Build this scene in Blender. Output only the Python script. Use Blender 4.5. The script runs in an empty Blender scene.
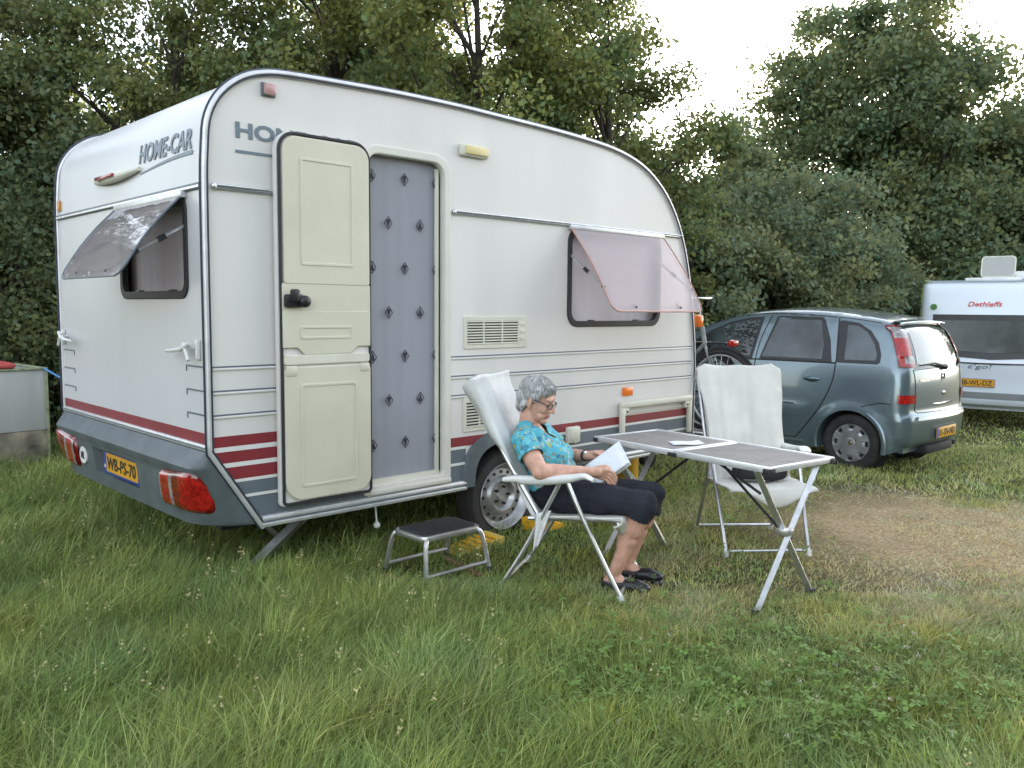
import bpy, bmesh, math, random
import numpy as np
from mathutils import Vector, Matrix, geometry, noise
PI = math.pi
random.seed(7)
rng = np.random.default_rng(11)
scene = bpy.context.scene
COL = scene.collection

# ------------------------------------------------------------------ camera
# world: X runs along the caravan's door side, Y towards its far side, origin below its near rear corner
CAM = Vector((-1.698, -3.819, 1.42))
RX = Vector((0.72289873, -0.69091231, 0.00758976))
RU = Vector((0.05596962, 0.06950209, 0.99601047))
RF = Vector((0.6886834, 0.71958991, -0.08891308))
cd = bpy.data.cameras.new('camera')
cam = bpy.data.objects.new('camera', cd)
COL.objects.link(cam)
cam.matrix_world = Matrix(((RX.x, RU.x, -RF.x, CAM.x), (RX.y, RU.y, -RF.y, CAM.y), (RX.z, RU.z, -RF.z, CAM.z), (0, 0, 0, 1)))
cd.sensor_width = 36.0
cd.lens = 849 / 1024 * 36
cd.clip_start = 0.05
cd.clip_end = 3000
scene.camera = cam
scene.render.resolution_x = 1024
scene.render.resolution_y = 768

# ------------------------------------------------------------------ world, sun, exposure
SUN_ANG, SUN_EL = math.radians(18), math.radians(9)
w = bpy.data.worlds.new('World')
scene.world = w
w.use_nodes = True
nt = w.node_tree
bg = nt.nodes['Background']
sky = nt.nodes.new('ShaderNodeTexSky')
sky.sky_type = 'NISHITA'
sky.sun_disc = False
sky.sun_elevation = SUN_EL
sky.sun_rotation = PI / 2 - SUN_ANG
sky.air_density = 1.0
sky.dust_density = 1.5
sky.ozone_density = 1.6
hz = nt.nodes.new('ShaderNodeHueSaturation')      # milky evening sky: most of its colour is washed out
hz.inputs['Saturation'].default_value = 0.38
nt.links.new(sky.outputs[0], hz.inputs['Color'])
nt.links.new(hz.outputs[0], bg.inputs[0])
bg.inputs[1].default_value = 0.15
sl = bpy.data.lights.new('sun', 'SUN')
sl.energy = 1.2
sl.angle = math.radians(10)
sl.color = (1.0, 0.86, 0.68)
sun = bpy.data.objects.new('sun', sl)
COL.objects.link(sun)
sd = Vector((math.cos(SUN_ANG) * math.cos(SUN_EL), math.sin(SUN_ANG) * math.cos(SUN_EL), math.sin(SUN_EL)))
sun.rotation_euler = sd.to_track_quat('Z', 'Y').to_euler()
sun.location = (0, 0, 20)
vs = scene.view_settings
vs.view_transform = 'Standard'
vs.look = 'None'
vs.gamma = 1.0
vs.use_curve_mapping = False
vs.exposure = 2.8
scene.cycles.max_bounces = 7
scene.cycles.diffuse_bounces = 3
scene.cycles.glossy_bounces = 3
scene.cycles.transmission_bounces = 4
scene.cycles.transparent_max_bounces = 8

# ------------------------------------------------------------------ tagging helpers
def tag(o, label=None, cat=None, group=None, kind=None):
    if label: o['label'] = label
    if cat: o['category'] = cat
    if group: o['group'] = group
    if kind: o['kind'] = kind
    return o
def thing(name, label, cat, loc=(0, 0, 0), rz=0.0, group=None):
    o = bpy.data.objects.new(name, None)
    COL.objects.link(o)
    o.empty_display_size = 0.1
    o.location = loc
    o.rotation_euler = (0, 0, rz)
    return tag(o, label, cat, group)
def gz(x, y=0.0):
    "ground height: level round the caravan, falling gently beyond its front"
    d = x - 2.9
    k = 0.45
    return -0.05 * (k * math.log1p(math.exp(min(60, d / k))))

# ------------------------------------------------------------------ materials
def mat(name, col, rough=0.5, metal=0.0, var=0.06, scale=6.0, bump=0.0, bscale=60.0, coat=0.0, spec=0.5, col2=None, emit=None, streak=False, trans=0.0):
    m = bpy.data.materials.new(name)
    m.use_nodes = True
    n, l = m.node_tree.nodes, m.node_tree.links
    p = n['Principled BSDF']
    p.inputs['Roughness'].default_value = rough
    p.inputs['Metallic'].default_value = metal
    p.inputs['Specular IOR Level'].default_value = spec
    if coat:
        p.inputs['Coat Weight'].default_value = coat
        p.inputs['Coat Roughness'].default_value = 0.06
    tc = n.new('ShaderNodeTexCoord')
    mp = n.new('ShaderNodeMapping')
    l.new(tc.outputs['Object'], mp.inputs[0])
    if streak: mp.inputs['Scale'].default_value = (1, 1, 0.18)
    nz = n.new('ShaderNodeTexNoise')
    nz.inputs['Scale'].default_value = scale
    nz.inputs['Detail'].default_value = 6
    l.new(mp.outputs[0], nz.inputs[0])
    rp = n.new('ShaderNodeValToRGB')
    c2 = col2 or tuple(max(0, c * (1 - 2.2 * var)) for c in col)
    c1 = tuple(min(1, c * (1 + var)) for c in col)
    rp.color_ramp.elements[0].position = 0.32
    rp.color_ramp.elements[1].position = 0.68
    rp.color_ramp.elements[0].color = (*c2, 1)
    rp.color_ramp.elements[1].color = (*c1, 1)
    l.new(nz.outputs[0], rp.inputs[0])
    l.new(rp.outputs[0], p.inputs['Base Color'])
    if bump:
        bn = n.new('ShaderNodeTexNoise')
        bn.inputs['Scale'].default_value = bscale
        bn.inputs['Detail'].default_value = 4
        l.new(tc.outputs['Object'], bn.inputs[0])
        b = n.new('ShaderNodeBump')
        b.inputs['Strength'].default_value = bump
        b.inputs['Distance'].default_value = 0.01
        l.new(bn.outputs[0], b.inputs['Height'])
        l.new(b.outputs[0], p.inputs['Normal'])
    if trans:
        tr = n.new('ShaderNodeBsdfTranslucent')
        l.new(rp.outputs[0], tr.inputs[0])
        mx = n.new('ShaderNodeMixShader')
        mx.inputs[0].default_value = trans
        l.new(p.outputs[0], mx.inputs[1])
        l.new(tr.outputs[0], mx.inputs[2])
        l.new(mx.outputs[0], n['Material Output'].inputs[0])
    return m
def mat_attr(name, rough=0.6, trans=0.35, spec=0.3):
    m = bpy.data.materials.new(name)
    m.use_nodes = True
    n, l = m.node_tree.nodes, m.node_tree.links
    p = n['Principled BSDF']
    a = n.new('ShaderNodeAttribute')
    a.attribute_name = 'col'
    p.inputs['Roughness'].default_value = rough
    p.inputs['Specular IOR Level'].default_value = spec
    l.new(a.outputs['Color'], p.inputs['Base Color'])
    t = n.new('ShaderNodeBsdfTranslucent')
    hs = n.new('ShaderNodeHueSaturation')
    hs.inputs['Hue'].default_value = 0.48
    hs.inputs['Saturation'].default_value = 1.1
    hs.inputs['Value'].default_value = 1.5
    l.new(a.outputs['Color'], hs.inputs['Color'])
    l.new(hs.outputs[0], t.inputs[0])
    mx = n.new('ShaderNodeMixShader')
    mx.inputs[0].default_value = trans
    l.new(p.outputs[0], mx.inputs[1])
    l.new(t.outputs[0], mx.inputs[2])
    l.new(mx.outputs[0], n['Material Output'].inputs[0])
    return m
def mat_film(name, tint, clear=0.6, milk=(0.8, 0.7, 0.7), rough=0.05, refl=0.5):
    "tinted acrylic sheet: see-through, a little milky, glossy"
    m = bpy.data.materials.new(name)
    m.use_nodes = True
    n, l = m.node_tree.nodes, m.node_tree.links
    n.remove(n['Principled BSDF'])
    tr = n.new('ShaderNodeBsdfTransparent'); tr.inputs[0].default_value = (*tint, 1)
    df = n.new('ShaderNodeBsdfDiffuse'); tl = n.new('ShaderNodeBsdfTranslucent')
    nz = n.new('ShaderNodeTexNoise'); nz.inputs['Scale'].default_value = 3.0
    rp = n.new('ShaderNodeValToRGB')
    rp.color_ramp.elements[0].color = (*[c * 0.85 for c in milk], 1); rp.color_ramp.elements[1].color = (*milk, 1)
    l.new(nz.outputs[0], rp.inputs[0]); l.new(rp.outputs[0], df.inputs[0]); l.new(rp.outputs[0], tl.inputs[0])
    a1 = n.new('ShaderNodeMixShader'); a1.inputs[0].default_value = 0.5
    l.new(df.outputs[0], a1.inputs[1]); l.new(tl.outputs[0], a1.inputs[2])
    a2 = n.new('ShaderNodeMixShader'); a2.inputs[0].default_value = clear
    l.new(a1.outputs[0], a2.inputs[1]); l.new(tr.outputs[0], a2.inputs[2])
    gl = n.new('ShaderNodeBsdfGlossy'); gl.inputs['Roughness'].default_value = rough
    bn = n.new('ShaderNodeTexNoise'); bn.inputs['Scale'].default_value = 5.0
    b = n.new('ShaderNodeBump'); b.inputs['Strength'].default_value = 0.10; b.inputs['Distance'].default_value = 0.02
    l.new(bn.outputs[0], b.inputs['Height']); l.new(b.outputs[0], gl.inputs['Normal'])
    fr = n.new('ShaderNodeFresnel'); fr.inputs[0].default_value = 1.5
    mm = n.new('ShaderNodeMath'); mm.operation = 'MULTIPLY_ADD'; mm.inputs[1].default_value = refl * 2; mm.inputs[2].default_value = refl * 0.12
    l.new(fr.outputs[0], mm.inputs[0])
    a3 = n.new('ShaderNodeMixShader')
    l.new(mm.outputs[0], a3.inputs[0]); l.new(a2.outputs[0], a3.inputs[1]); l.new(gl.outputs[0], a3.inputs[2])
    l.new(a3.outputs[0], n['Material Output'].inputs[0])
    return m

M = {}
M['white'] = mat('caravan_cladding', (0.70, 0.675, 0.645), 0.36, var=0.035, scale=2.2, bump=0.05, bscale=3.5, streak=True)
M['white_rear'] = mat('caravan_cladding_sky_toned', (0.60, 0.595, 0.60), 0.28, var=0.025, scale=2.0, bump=0.02, bscale=4, streak=True)  # same cladding, darkened and cooled: the light on the rear put into its colour
M['cream'] = mat('cream_door_lining', (0.62, 0.59, 0.475), 0.45, var=0.03, scale=4)
M['ivory'] = mat('ivory_plastic', (0.66, 0.64, 0.54), 0.45, var=0.04)
M['alu'] = mat('aluminium', (0.62, 0.62, 0.64), 0.32, metal=0.85, var=0.08, scale=20)
M['alu_white'] = mat('pale_aluminium', (0.66, 0.66, 0.67), 0.38, metal=0.45, var=0.06, scale=14)
M['rubber'] = mat('black_rubber', (0.025, 0.026, 0.028), 0.6, var=0.1)
M['navyrub'] = mat('dark_blue_rubber', (0.03, 0.035, 0.055), 0.5, var=0.1)
M['red'] = mat('dark_red_stripe', (0.24, 0.03, 0.04), 0.4, var=0.06)
M['greyband'] = mat('slate_grey_band', (0.13, 0.155, 0.18), 0.4, var=0.06)
M['whiteline'] = mat('white_line', (0.72, 0.70, 0.68), 0.4, var=0.02)
M['bumper'] = mat('slate_grey_bumper_plastic', (0.105, 0.125, 0.135), 0.42, var=0.1, scale=8, bump=0.12, bscale=150)
M['redlens'] = mat('red_lens', (0.20, 0.006, 0.008), 0.12, var=0.3, scale=30, coat=0.6)
M['redlens2'] = mat('bright_red_lens', (0.42, 0.010, 0.010), 0.12, var=0.25, scale=40, coat=0.6)
M['clearlens'] = mat('clear_lens', (0.30, 0.28, 0.27), 0.12, var=0.25, scale=30, coat=0.8)
M['orange'] = mat('orange_reflector', (0.85, 0.19, 0.02), 0.25, var=0.08, coat=0.5)
M['black'] = mat('black_plastic', (0.02, 0.02, 0.022), 0.4, var=0.15)
M['dark'] = mat('dark_underbody', (0.02, 0.02, 0.02), 0.8, var=0.2)
M['plate'] = mat('yellow_plate', (0.66, 0.32, 0.015), 0.4, var=0.05)
M['blue'] = mat('blue_plate_band', (0.02, 0.07, 0.38), 0.4)
M['letter'] = mat('slate_lettering', (0.16, 0.20, 0.24), 0.4, var=0.05)
M['ink'] = mat('black_lettering', (0.02, 0.018, 0.012), 0.5)
M['curtain'] = mat('lilac_fly_curtain', (0.285, 0.29, 0.325), 0.75, var=0.09, scale=1.1, streak=True)
M['curtain_ink'] = mat('curtain_diamond_print', (0.03, 0.03, 0.045), 0.8)
M['blind'] = mat('grey_blind', (0.62, 0.60, 0.63), 0.8, var=0.07, scale=5, streak=True)
M['blind2'] = mat('taupe_blind', (0.46, 0.42, 0.43), 0.7, var=0.08, scale=4, streak=True)
M['flap'] = mat_film('pink_acrylic', (0.93, 0.80, 0.80), 0.55, (0.78, 0.62, 0.64), 0.08, 0.35)
M['flapedge'] = mat('pink_acrylic_edge', (0.62, 0.36, 0.30), 0.3, var=0.05, trans=0.3)
M['flap2'] = mat_film('smoked_acrylic', (0.50, 0.42, 0.42), 0.22, (0.70, 0.63, 0.66), 0.03, 0.6)  # bright milk over a smoked pane stands in for the reflected sky
M['tyre'] = mat('tyre_rubber', (0.028, 0.027, 0.026), 0.8, var=0.2, scale=12, bump=0.1)
M['rim'] = mat('silver_rim', (0.40, 0.40, 0.41), 0.35, metal=0.6, var=0.15, scale=9)
M['carpaint'] = mat('blue_grey_car_paint', (0.140, 0.190, 0.215), 0.28, metal=0.5, var=0.04, scale=1.5, coat=1.0)
M['carglass'] = mat('car_glass', (0.05, 0.065, 0.07), 0.03, var=0.45, scale=2.2, coat=0.0, spec=0.75)
M['carglass2'] = mat('tailgate_glass', (0.17, 0.19, 0.17), 0.05, var=0.3, scale=1.8, coat=0.3, spec=0.8)
M['towel'] = mat('white_towelling', (0.78, 0.78, 0.77), 0.9, var=0.03, scale=10, bump=0.35, bscale=220, trans=0.12)
M['towel2'] = mat('cream_towelling', (0.73, 0.71, 0.65), 0.9, var=0.04, scale=6, bump=0.35, bscale=220, trans=0.12)
M['whiteplastic'] = mat('white_plastic', (0.70, 0.70, 0.68), 0.4, var=0.04)
M['skin'] = mat('skin', (0.62, 0.345, 0.25), 0.5, var=0.10, scale=22, bump=0.06, bscale=160)
M['lips'] = mat('lips', (0.45, 0.17, 0.14), 0.45)
M['hair'] = mat('grey_hair', (0.56, 0.555, 0.55), 0.85, var=0.06, scale=30, bump=0.1, bscale=200)
M['trousers'] = mat('navy_cotton', (0.015, 0.017, 0.027), 0.9, var=0.15, scale=9, bump=0.3, bscale=60)
M['shoe'] = mat('black_leather', (0.018, 0.018, 0.022), 0.35, var=0.2)
M['paper'] = mat('white_paper', (0.74, 0.76, 0.80), 0.7, var=0.03, scale=30)
M['pageblock'] = mat('page_block', (0.70, 0.69, 0.62), 0.8, var=0.05, scale=60)
M['yellow'] = mat('yellow_plastic', (0.80, 0.42, 0.02), 0.5, var=0.08)
M['paleyellow'] = mat('faded_yellow_plastic', (0.68, 0.50, 0.12), 0.6, var=0.1)
M['wood'] = mat('weathered_wood', (0.24, 0.14, 0.075), 0.8, var=0.25, scale=20, bump=0.3)
M['table_slat'] = mat('taupe_slats', (0.24, 0.225, 0.21), 0.6, var=0.08, scale=10, spec=0.35)
M['box'] = mat('grey_fibre_cement', (0.42, 0.43, 0.42), 0.7, var=0.10, scale=3, bump=0.1, streak=True)
M['boxdirt'] = mat('dirty_fibre_cement', (0.30, 0.27, 0.20), 0.9, var=0.33, scale=5, bump=0.3)
M['redplastic'] = mat('faded_red_plastic', (0.55, 0.09, 0.09), 0.55, var=0.1)
M['tarp'] = mat('black_tarpaulin', (0.03, 0.032, 0.038), 0.45, var=0.2, bump=0.3, bscale=12)
M['bluehose'] = mat('blue_hose', (0.06, 0.25, 0.55), 0.4)
M['cvwhite'] = mat('glossy_white_caravan', (0.72, 0.77, 0.83), 0.22, var=0.02, scale=1.5, coat=0.6)
M['cvgrey'] = mat('grey_bumper_strip', (0.24, 0.25, 0.26), 0.4)
M['redletter'] = mat('red_lettering', (0.62, 0.03, 0.04), 0.4)
M['greenmark'] = mat('green_marker', (0.08, 0.22, 0.05), 0.3)
M['cvglass'] = mat('grey_window_glass', (0.07, 0.078, 0.078), 0.12, var=0.25, scale=2, spec=0.35)
M['hatch'] = mat_film('clear_hatch_acrylic', (0.85, 0.85, 0.82), 0.55, (0.7, 0.7, 0.66), 0.1, 0.4)
M['bark'] = mat('bark', (0.075, 0.062, 0.048), 0.9, var=0.3, scale=10, bump=0.6, bscale=14)
M['wire'] = mat('cable', (0.03, 0.03, 0.03), 0.6)
M['leaf'] = mat_attr('leaves', 0.55, 0.38, 0.35)
M['grass'] = mat_attr('grass_blades', 0.6, 0.30, 0.25)
M['bag'] = mat('black_fabric', (0.02, 0.02, 0.022), 0.8, var=0.2)
M['steel'] = mat('galvanised_steel', (0.30, 0.31, 0.31), 0.5, metal=0.7, var=0.15, scale=14)
M['chrome'] = mat('chrome', (0.7, 0.7, 0.7), 0.12, metal=1.0)

def shirt_mat():
    m = mat('floral_blouse', (0.10, 0.48, 0.62), 0.85, bump=0.2, bscale=90)
    n, l = m.node_tree.nodes, m.node_tree.links
    p = n['Principled BSDF']
    tc = n.new('ShaderNodeTexCoord')
    dn = n.new('ShaderNodeTexNoise'); dn.inputs['Scale'].default_value = 30
    l.new(tc.outputs['Object'], dn.inputs[0])
    ad = n.new('ShaderNodeMixRGB'); ad.blend_type = 'ADD'; ad.inputs[0].default_value = 0.06
    l.new(tc.outputs['Object'], ad.inputs[1]); l.new(dn.outputs['Color'], ad.inputs[2])
    v = n.new('ShaderNodeTexVoronoi'); v.inputs['Scale'].default_value = 46
    l.new(ad.outputs[0], v.inputs[0])
    sep = n.new('ShaderNodeSeparateColor'); l.new(v.outputs['Color'], sep.inputs[0])
    r = n.new('ShaderNodeValToRGB'); r.color_ramp.interpolation = 'CONSTANT'
    cs = [(0, (0.08, 0.38, 0.47)), (0.22, (0.14, 0.48, 0.55)), (0.42, (0.05, 0.20, 0.30)), (0.56, (0.38, 0.50, 0.50)), (0.68, (0.34, 0.38, 0.10)), (0.78, (0.09, 0.36, 0.45)), (0.88, (0.20, 0.24, 0.22))]
    e = r.color_ramp.elements
    e[0].position = 0; e[0].color = (*cs[0][1], 1)
    e[1].position = cs[1][0]; e[1].color = (*cs[1][1], 1)
    for q, c in cs[2:]:
        k = e.new(q); k.color = (*c, 1)
    l.new(sep.outputs[0], r.inputs[0])
    st = n.new('ShaderNodeMath'); st.operation = 'LESS_THAN'; st.inputs[1].default_value = 0.62
    l.new(v.outputs['Distance'], st.inputs[0])
    mx = n.new('ShaderNodeMixRGB'); mx.inputs[1].default_value = (0.085, 0.38, 0.47, 1)
    l.new(st.outputs[0], mx.inputs[0]); l.new(r.outputs[0], mx.inputs[2])
    l.new(mx.outputs[0], p.inputs['Base Color'])
    return m
M['shirt'] = shirt_mat()

# ------------------------------------------------------------------ mesh builder
class MB:
    def __init__(s):
        s.v = []; s.f = []; s.mi = []; s.cur = 0
    def add(s, vs, fs, mi=None):
        b = len(s.v)
        s.v += [tuple(v) for v in vs]
        s.f += [tuple(b + i for i in f) for f in fs]
        s.mi += [s.cur if mi is None else mi] * len(fs)
        return s
    def box(s, lo, hi, bevel=0.0, mtx=None, mi=None):
        bm = bmesh.new()
        bmesh.ops.create_cube(bm, size=1)
        c = [(a + b) / 2 for a, b in zip(lo, hi)]; d = [abs(b - a) for a, b in zip(lo, hi)]
        for v in bm.verts: v.co = Vector((v.co.x * d[0], v.co.y * d[1], v.co.z * d[2]))
        if bevel:
            bmesh.ops.bevel(bm, geom=list(bm.edges), offset=min(bevel, min(d) * 0.45), segments=2, affect='EDGES', profile=0.5)
        for v in bm.verts:
            v.co = v.co + Vector(c)
            if mtx: v.co = mtx @ v.co
        bm.verts.index_update()
        s.add([v.co for v in bm.verts], [[v.index for v in f.verts] for f in bm.faces], mi)
        bm.free(); return s
    def rings(s, rings, cap=True, closed=False, mi=None):
        n = len(rings[0]); vs = [p for r in rings for p in r]; fs = []
        m = len(rings)
        for i in range(m if closed else m - 1):
            j = (i + 1) % m
            for k in range(n):
                k2 = (k + 1) % n
                fs.append((i * n + k, i * n + k2, j * n + k2, j * n + k))
        if cap and not closed:
            fs.append(tuple(range(n))[::-1]); fs.append(tuple((m - 1) * n + k for k in range(n)))
        return s.add(vs, fs, mi)
    def tube(s, pts, r, n=8, closed=False, cap=True, flat=None, mi=None, up=None):
        pts = [Vector(p) for p in pts]; m = len(pts)
        rr = r if isinstance(r, (list, tuple)) else [r] * m
        rings = []; nrm = None
        for i, p in enumerate(pts):
            if closed: t = pts[(i + 1) % m] - pts[i - 1]
            else: t = pts[min(i + 1, m - 1)] - pts[max(i - 1, 0)]
            t.normalize()
            if nrm is None:
                a = Vector(up) if up else (Vector((0, 0, 1)) if abs(t.z) < 0.9 else Vector((1, 0, 0)))
                nrm = (a - t * a.dot(t)).normalized()
            else:
                nrm = (nrm - t * nrm.dot(t)).normalized()
            b = t.cross(nrm)
            fl = flat or 1.0
            rings.append([p + (nrm * math.cos(2 * PI * k / n) + b * (fl * math.sin(2 * PI * k / n))) * rr[i] for k in range(n)])
        return s.rings(rings, cap, closed, mi)
    def lathe(s, prof, origin, axis='z', n=32, mi=None, close=False, cap=True):
        "prof: list of (radius, height along axis)"
        o = Vector(origin); rings = []
        for r, h in prof:
            ring = []
            for k in range(n):
                a = 2 * PI * k / n
                u, v = r * math.cos(a), r * math.sin(a)
                if axis == 'z': q = (u, v, h)
                elif axis == 'y': q = (u, h, v)
                else: q = (h, u, v)
                ring.append(o + Vector(q))
            rings.append(ring)
        return s.rings(rings, cap and not close, close, mi)
    def ell(s, c, r, n=16, m=10, mtx=None, mi=None):
        vs = []; fs = []
        for i in range(m + 1):
            th = PI * i / m
            for k in range(n):
                a = 2 * PI * k / n
                q = Vector((r[0] * math.sin(th) * math.cos(a), r[1] * math.sin(th) * math.sin(a), r[2] * math.cos(th)))
                if mtx: q = mtx @ q
                vs.append(q + Vector(c))
        for i in range(m):
            for k in range(n):
                k2 = (k + 1) % n
                fs.append((i * n + k, (i + 1) * n + k, (i + 1) * n + k2, i * n + k2))
        return s.add(vs, fs, mi)
    def cap2(s, a, b, ra, rb, n=14):
        "rounded cone between two points"
        a, b = Vector(a), Vector(b); t = (b - a).normalized()
        u = Vector((0, 0, 1)) if abs(t.z) < 0.9 else Vector((1, 0, 0))
        u = (u - t * u.dot(t)).normalized(); v = t.cross(u); rings = []
        for i in range(5):
            ph = PI / 2 * (1 - i / 4) * 0.98; rings.append((a - t * ra * math.sin(ph), ra * math.cos(ph)))
        for i in range(5):
            ph = PI / 2 * i / 4 * 0.98; rings.append((b + t * rb * math.sin(ph), rb * math.cos(ph)))
        return s.rings([[c + (u * math.cos(2 * PI * k / n) + v * math.sin(2 * PI * k / n)) * r for k in range(n)] for c, r in rings])
    def grid(s, g, mi=None, close_u=False):
        nu, nv = len(g), len(g[0]); fs = []
        for i in range(nu if close_u else nu - 1):
            for j in range(nv - 1):
                i2 = (i + 1) % nu
                fs.append((i * nv + j, i2 * nv + j, i2 * nv + j + 1, i * nv + j + 1))
        return s.add([p for r in g for p in r], fs, mi)
    def mesh(s, name, mats, smooth=None, fix=True, merge=0):
        me = bpy.data.meshes.new(name)
        me.from_pydata(s.v, [], s.f)
        for m in (mats if isinstance(mats, (list, tuple)) else [mats]): me.materials.append(m)
        if len(set(s.mi)) > 1 or (s.mi and s.mi[0]): me.polygons.foreach_set('material_index', s.mi)
        finish(me, smooth, fix, merge)
        return me
    def build(s, name, mats, parent=None, smooth=40, fix=True, merge=0, loc=None, rz=None):
        o = bpy.data.objects.new(name, s.mesh(name, mats, smooth, fix, merge))
        COL.objects.link(o)
        if parent: o.parent = parent
        if loc: o.location = loc
        if rz is not None: o.rotation_euler = (0, 0, rz)
        return o
def finish(me, smooth, fix=True, merge=0):
    bm = bmesh.new(); bm.from_mesh(me)
    if merge: bmesh.ops.remove_doubles(bm, verts=bm.verts, dist=merge)
    if fix: bmesh.ops.recalc_face_normals(bm, faces=bm.faces)
    if smooth is not None:
        lim = math.radians(smooth)
        for f in bm.faces: f.smooth = True
        for e in bm.edges:
            if len(e.link_faces) == 2: e.smooth = e.calc_face_angle(0) < lim
    bm.to_mesh(me); bm.free(); me.update()
def rr(x0, y0, x1, y1, r, n=6):
    "rounded rectangle outline, r a number or 4 radii from lower left anticlockwise"
    rs = r if isinstance(r, (list, tuple)) else [r] * 4
    out = []
    for (cx, cy, a0), q in zip(((x0, y0, 180), (x1, y0, 270), (x1, y1, 0), (x0, y1, 90)), rs):
        sx = 1 if cx == x0 else -1; sy = 1 if cy == y0 else -1
        for k in range(n + 1):
            a = math.radians(a0 + 90 * k / n)
            out.append((cx + sx * q + q * math.cos(a), cy + sy * q + q * math.sin(a)))
    return out
def plate_mesh(loops, t, bevel=0.0):
    "flat sheet with holes: returns verts, faces in (a, b, c), c in -t/2..t/2"
    cu = bpy.data.curves.new('tmp', 'CURVE'); cu.dimensions = '2D'; cu.fill_mode = 'BOTH'
    cu.extrude = max(0.0, t / 2 - bevel); cu.bevel_depth = bevel; cu.bevel_resolution = 1
    for lp in loops:
        sp = cu.splines.new('POLY'); sp.points.add(len(lp) - 1); sp.use_cyclic_u = True
        for p, q in zip(sp.points, lp): p.co = (q[0], q[1], 0, 1)
    o = bpy.data.objects.new('tmp', cu)
    me = bpy.data.meshes.new_from_object(o)
    vs = [tuple(v.co) for v in me.vertices]; fs = [tuple(p.vertices) for p in me.polygons]
    bpy.data.objects.remove(o); bpy.data.curves.remove(cu); bpy.data.meshes.remove(me)
    return vs, fs
def side(mb, loops, y, t, mi=None, bevel=0.0):
    "sheet in the XZ plane whose outer face (towards -Y) lies at y"
    vs, fs = plate_mesh(loops, t, bevel)
    return mb.add([(a, y + t / 2 - c, b) for a, b, c in vs], fs, mi)
def rearp(mb, loops, x, t, mi=None, bevel=0.0):
    "sheet in the YZ plane whose outer face (towards -X) lies at x"
    vs, fs = plate_mesh(loops, t, bevel)
    return mb.add([(x + t / 2 - c, a, b) for a, b, c in vs], fs, mi)
def text_mesh(txt, size, bold=0.0, shear=0.0, ext=0.0012, spacing=1.0):
    cu = bpy.data.curves.new('tmp', 'FONT'); cu.body = txt; cu.size = size; cu.offset = bold; cu.shear = shear
    cu.extrude = ext; cu.space_character = spacing; cu.resolution_u = 3
    o = bpy.data.objects.new('tmp', cu); me = bpy.data.meshes.new_from_object(o)
    vs = [tuple(v.co) for v in me.vertices]; fs = [tuple(p.vertices) for p in me.polygons]
    bpy.data.objects.remove(o); bpy.data.curves.remove(cu); bpy.data.meshes.remove(me)
    return vs, fs
def fit_text(txt, w, h, **k):
    "text scaled to exactly w by h, origin lower left"
    vs, fs = text_mesh(txt, 1.0, **k)
    x0 = min(v[0] for v in vs); x1 = max(v[0] for v in vs); y0 = min(v[1] for v in vs); y1 = max(v[1] for v in vs)
    return [((v[0] - x0) / (x1 - x0) * w, (v[1] - y0) / (y1 - y0) * h, v[2]) for v in vs], fs
def catmull(pts, n=6, closed=False):
    out = []; m = len(pts)
    for i in range(m if closed else m - 1):
        if closed: p0, p1, p2, p3 = pts[i - 1], pts[i], pts[(i + 1) % m], pts[(i + 2) % m]
        else: p0, p1, p2, p3 = pts[max(i - 1, 0)], pts[i], pts[i + 1], pts[min(i + 2, m - 1)]
        for k in range(n):
            t = k / n
            out.append(tuple(0.5 * ((2 * b) + (-a + c) * t + (2 * a - 5 * b + 4 * c - d) * t * t + (-a + 3 * b - 3 * c + d) * t ** 3) for a, b, c, d in zip(p0, p1, p2, p3)))
    if not closed: out.append(tuple(pts[-1]))
    return out
def remesh(mb, name, mats, parent, voxel=0.006, smooth=4, colour=None, cut=None, fac=0.5, noise_amp=0.0, noise_scale=8.0):
    "grow one continuous skin over overlapping solids"
    o = mb.build('tmp_solid', mats, None, None)
    r = o.modifiers.new('r', 'REMESH'); r.mode = 'VOXEL'; r.voxel_size = voxel
    sm = o.modifiers.new('s', 'SMOOTH'); sm.factor = fac; sm.iterations = smooth
    dg = bpy.context.evaluated_depsgraph_get()
    me = bpy.data.meshes.new_from_object(o.evaluated_get(dg))
    bpy.data.objects.remove(o)
    me.name = name
    bm = bmesh.new(); bm.from_mesh(me)
    if cut:
        for co, no in cut:
            bmesh.ops.bisect_plane(bm, geom=list(bm.verts) + list(bm.edges) + list(bm.faces), plane_co=co, plane_no=no, clear_outer=True)
    if noise_amp:
        bm.normal_update()
        for v in bm.verts:
            v.co += v.normal * (noise.noise(v.co * noise_scale) * noise_amp)
    for f in bm.faces:
        f.smooth = True
        if colour: f.material_index = colour(f.calc_center_median())
    bm.to_mesh(me); bm.free()
    ob = bpy.data.objects.new(name, me); COL.objects.link(ob)
    if parent: ob.parent = parent
    return ob
def pip(x, y, poly):
    c = False; j = len(poly) - 1
    for i in range(len(poly)):
        xi, yi = poly[i]; xj, yj = poly[j]
        if (yi > y) != (yj > y) and x < (xj - xi) * (y - yi) / (yj - yi) + xi: c = not c
        j = i
    return c
def segd(x, y, poly, closed=True):
    P = np.array(poly); Q = np.roll(P, -1, 0)
    if not closed: P, Q = P[:-1], Q[:-1]
    d = Q - P; L = (d * d).sum(1) + 1e-12
    t = np.clip(((x - P[:, 0]) * d[:, 0] + (y - P[:, 1]) * d[:, 1]) / L, 0, 1)
    return float(np.sqrt(((x - P[:, 0] - t * d[:, 0]) ** 2 + (y - P[:, 1] - t * d[:, 1]) ** 2).min()))
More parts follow.
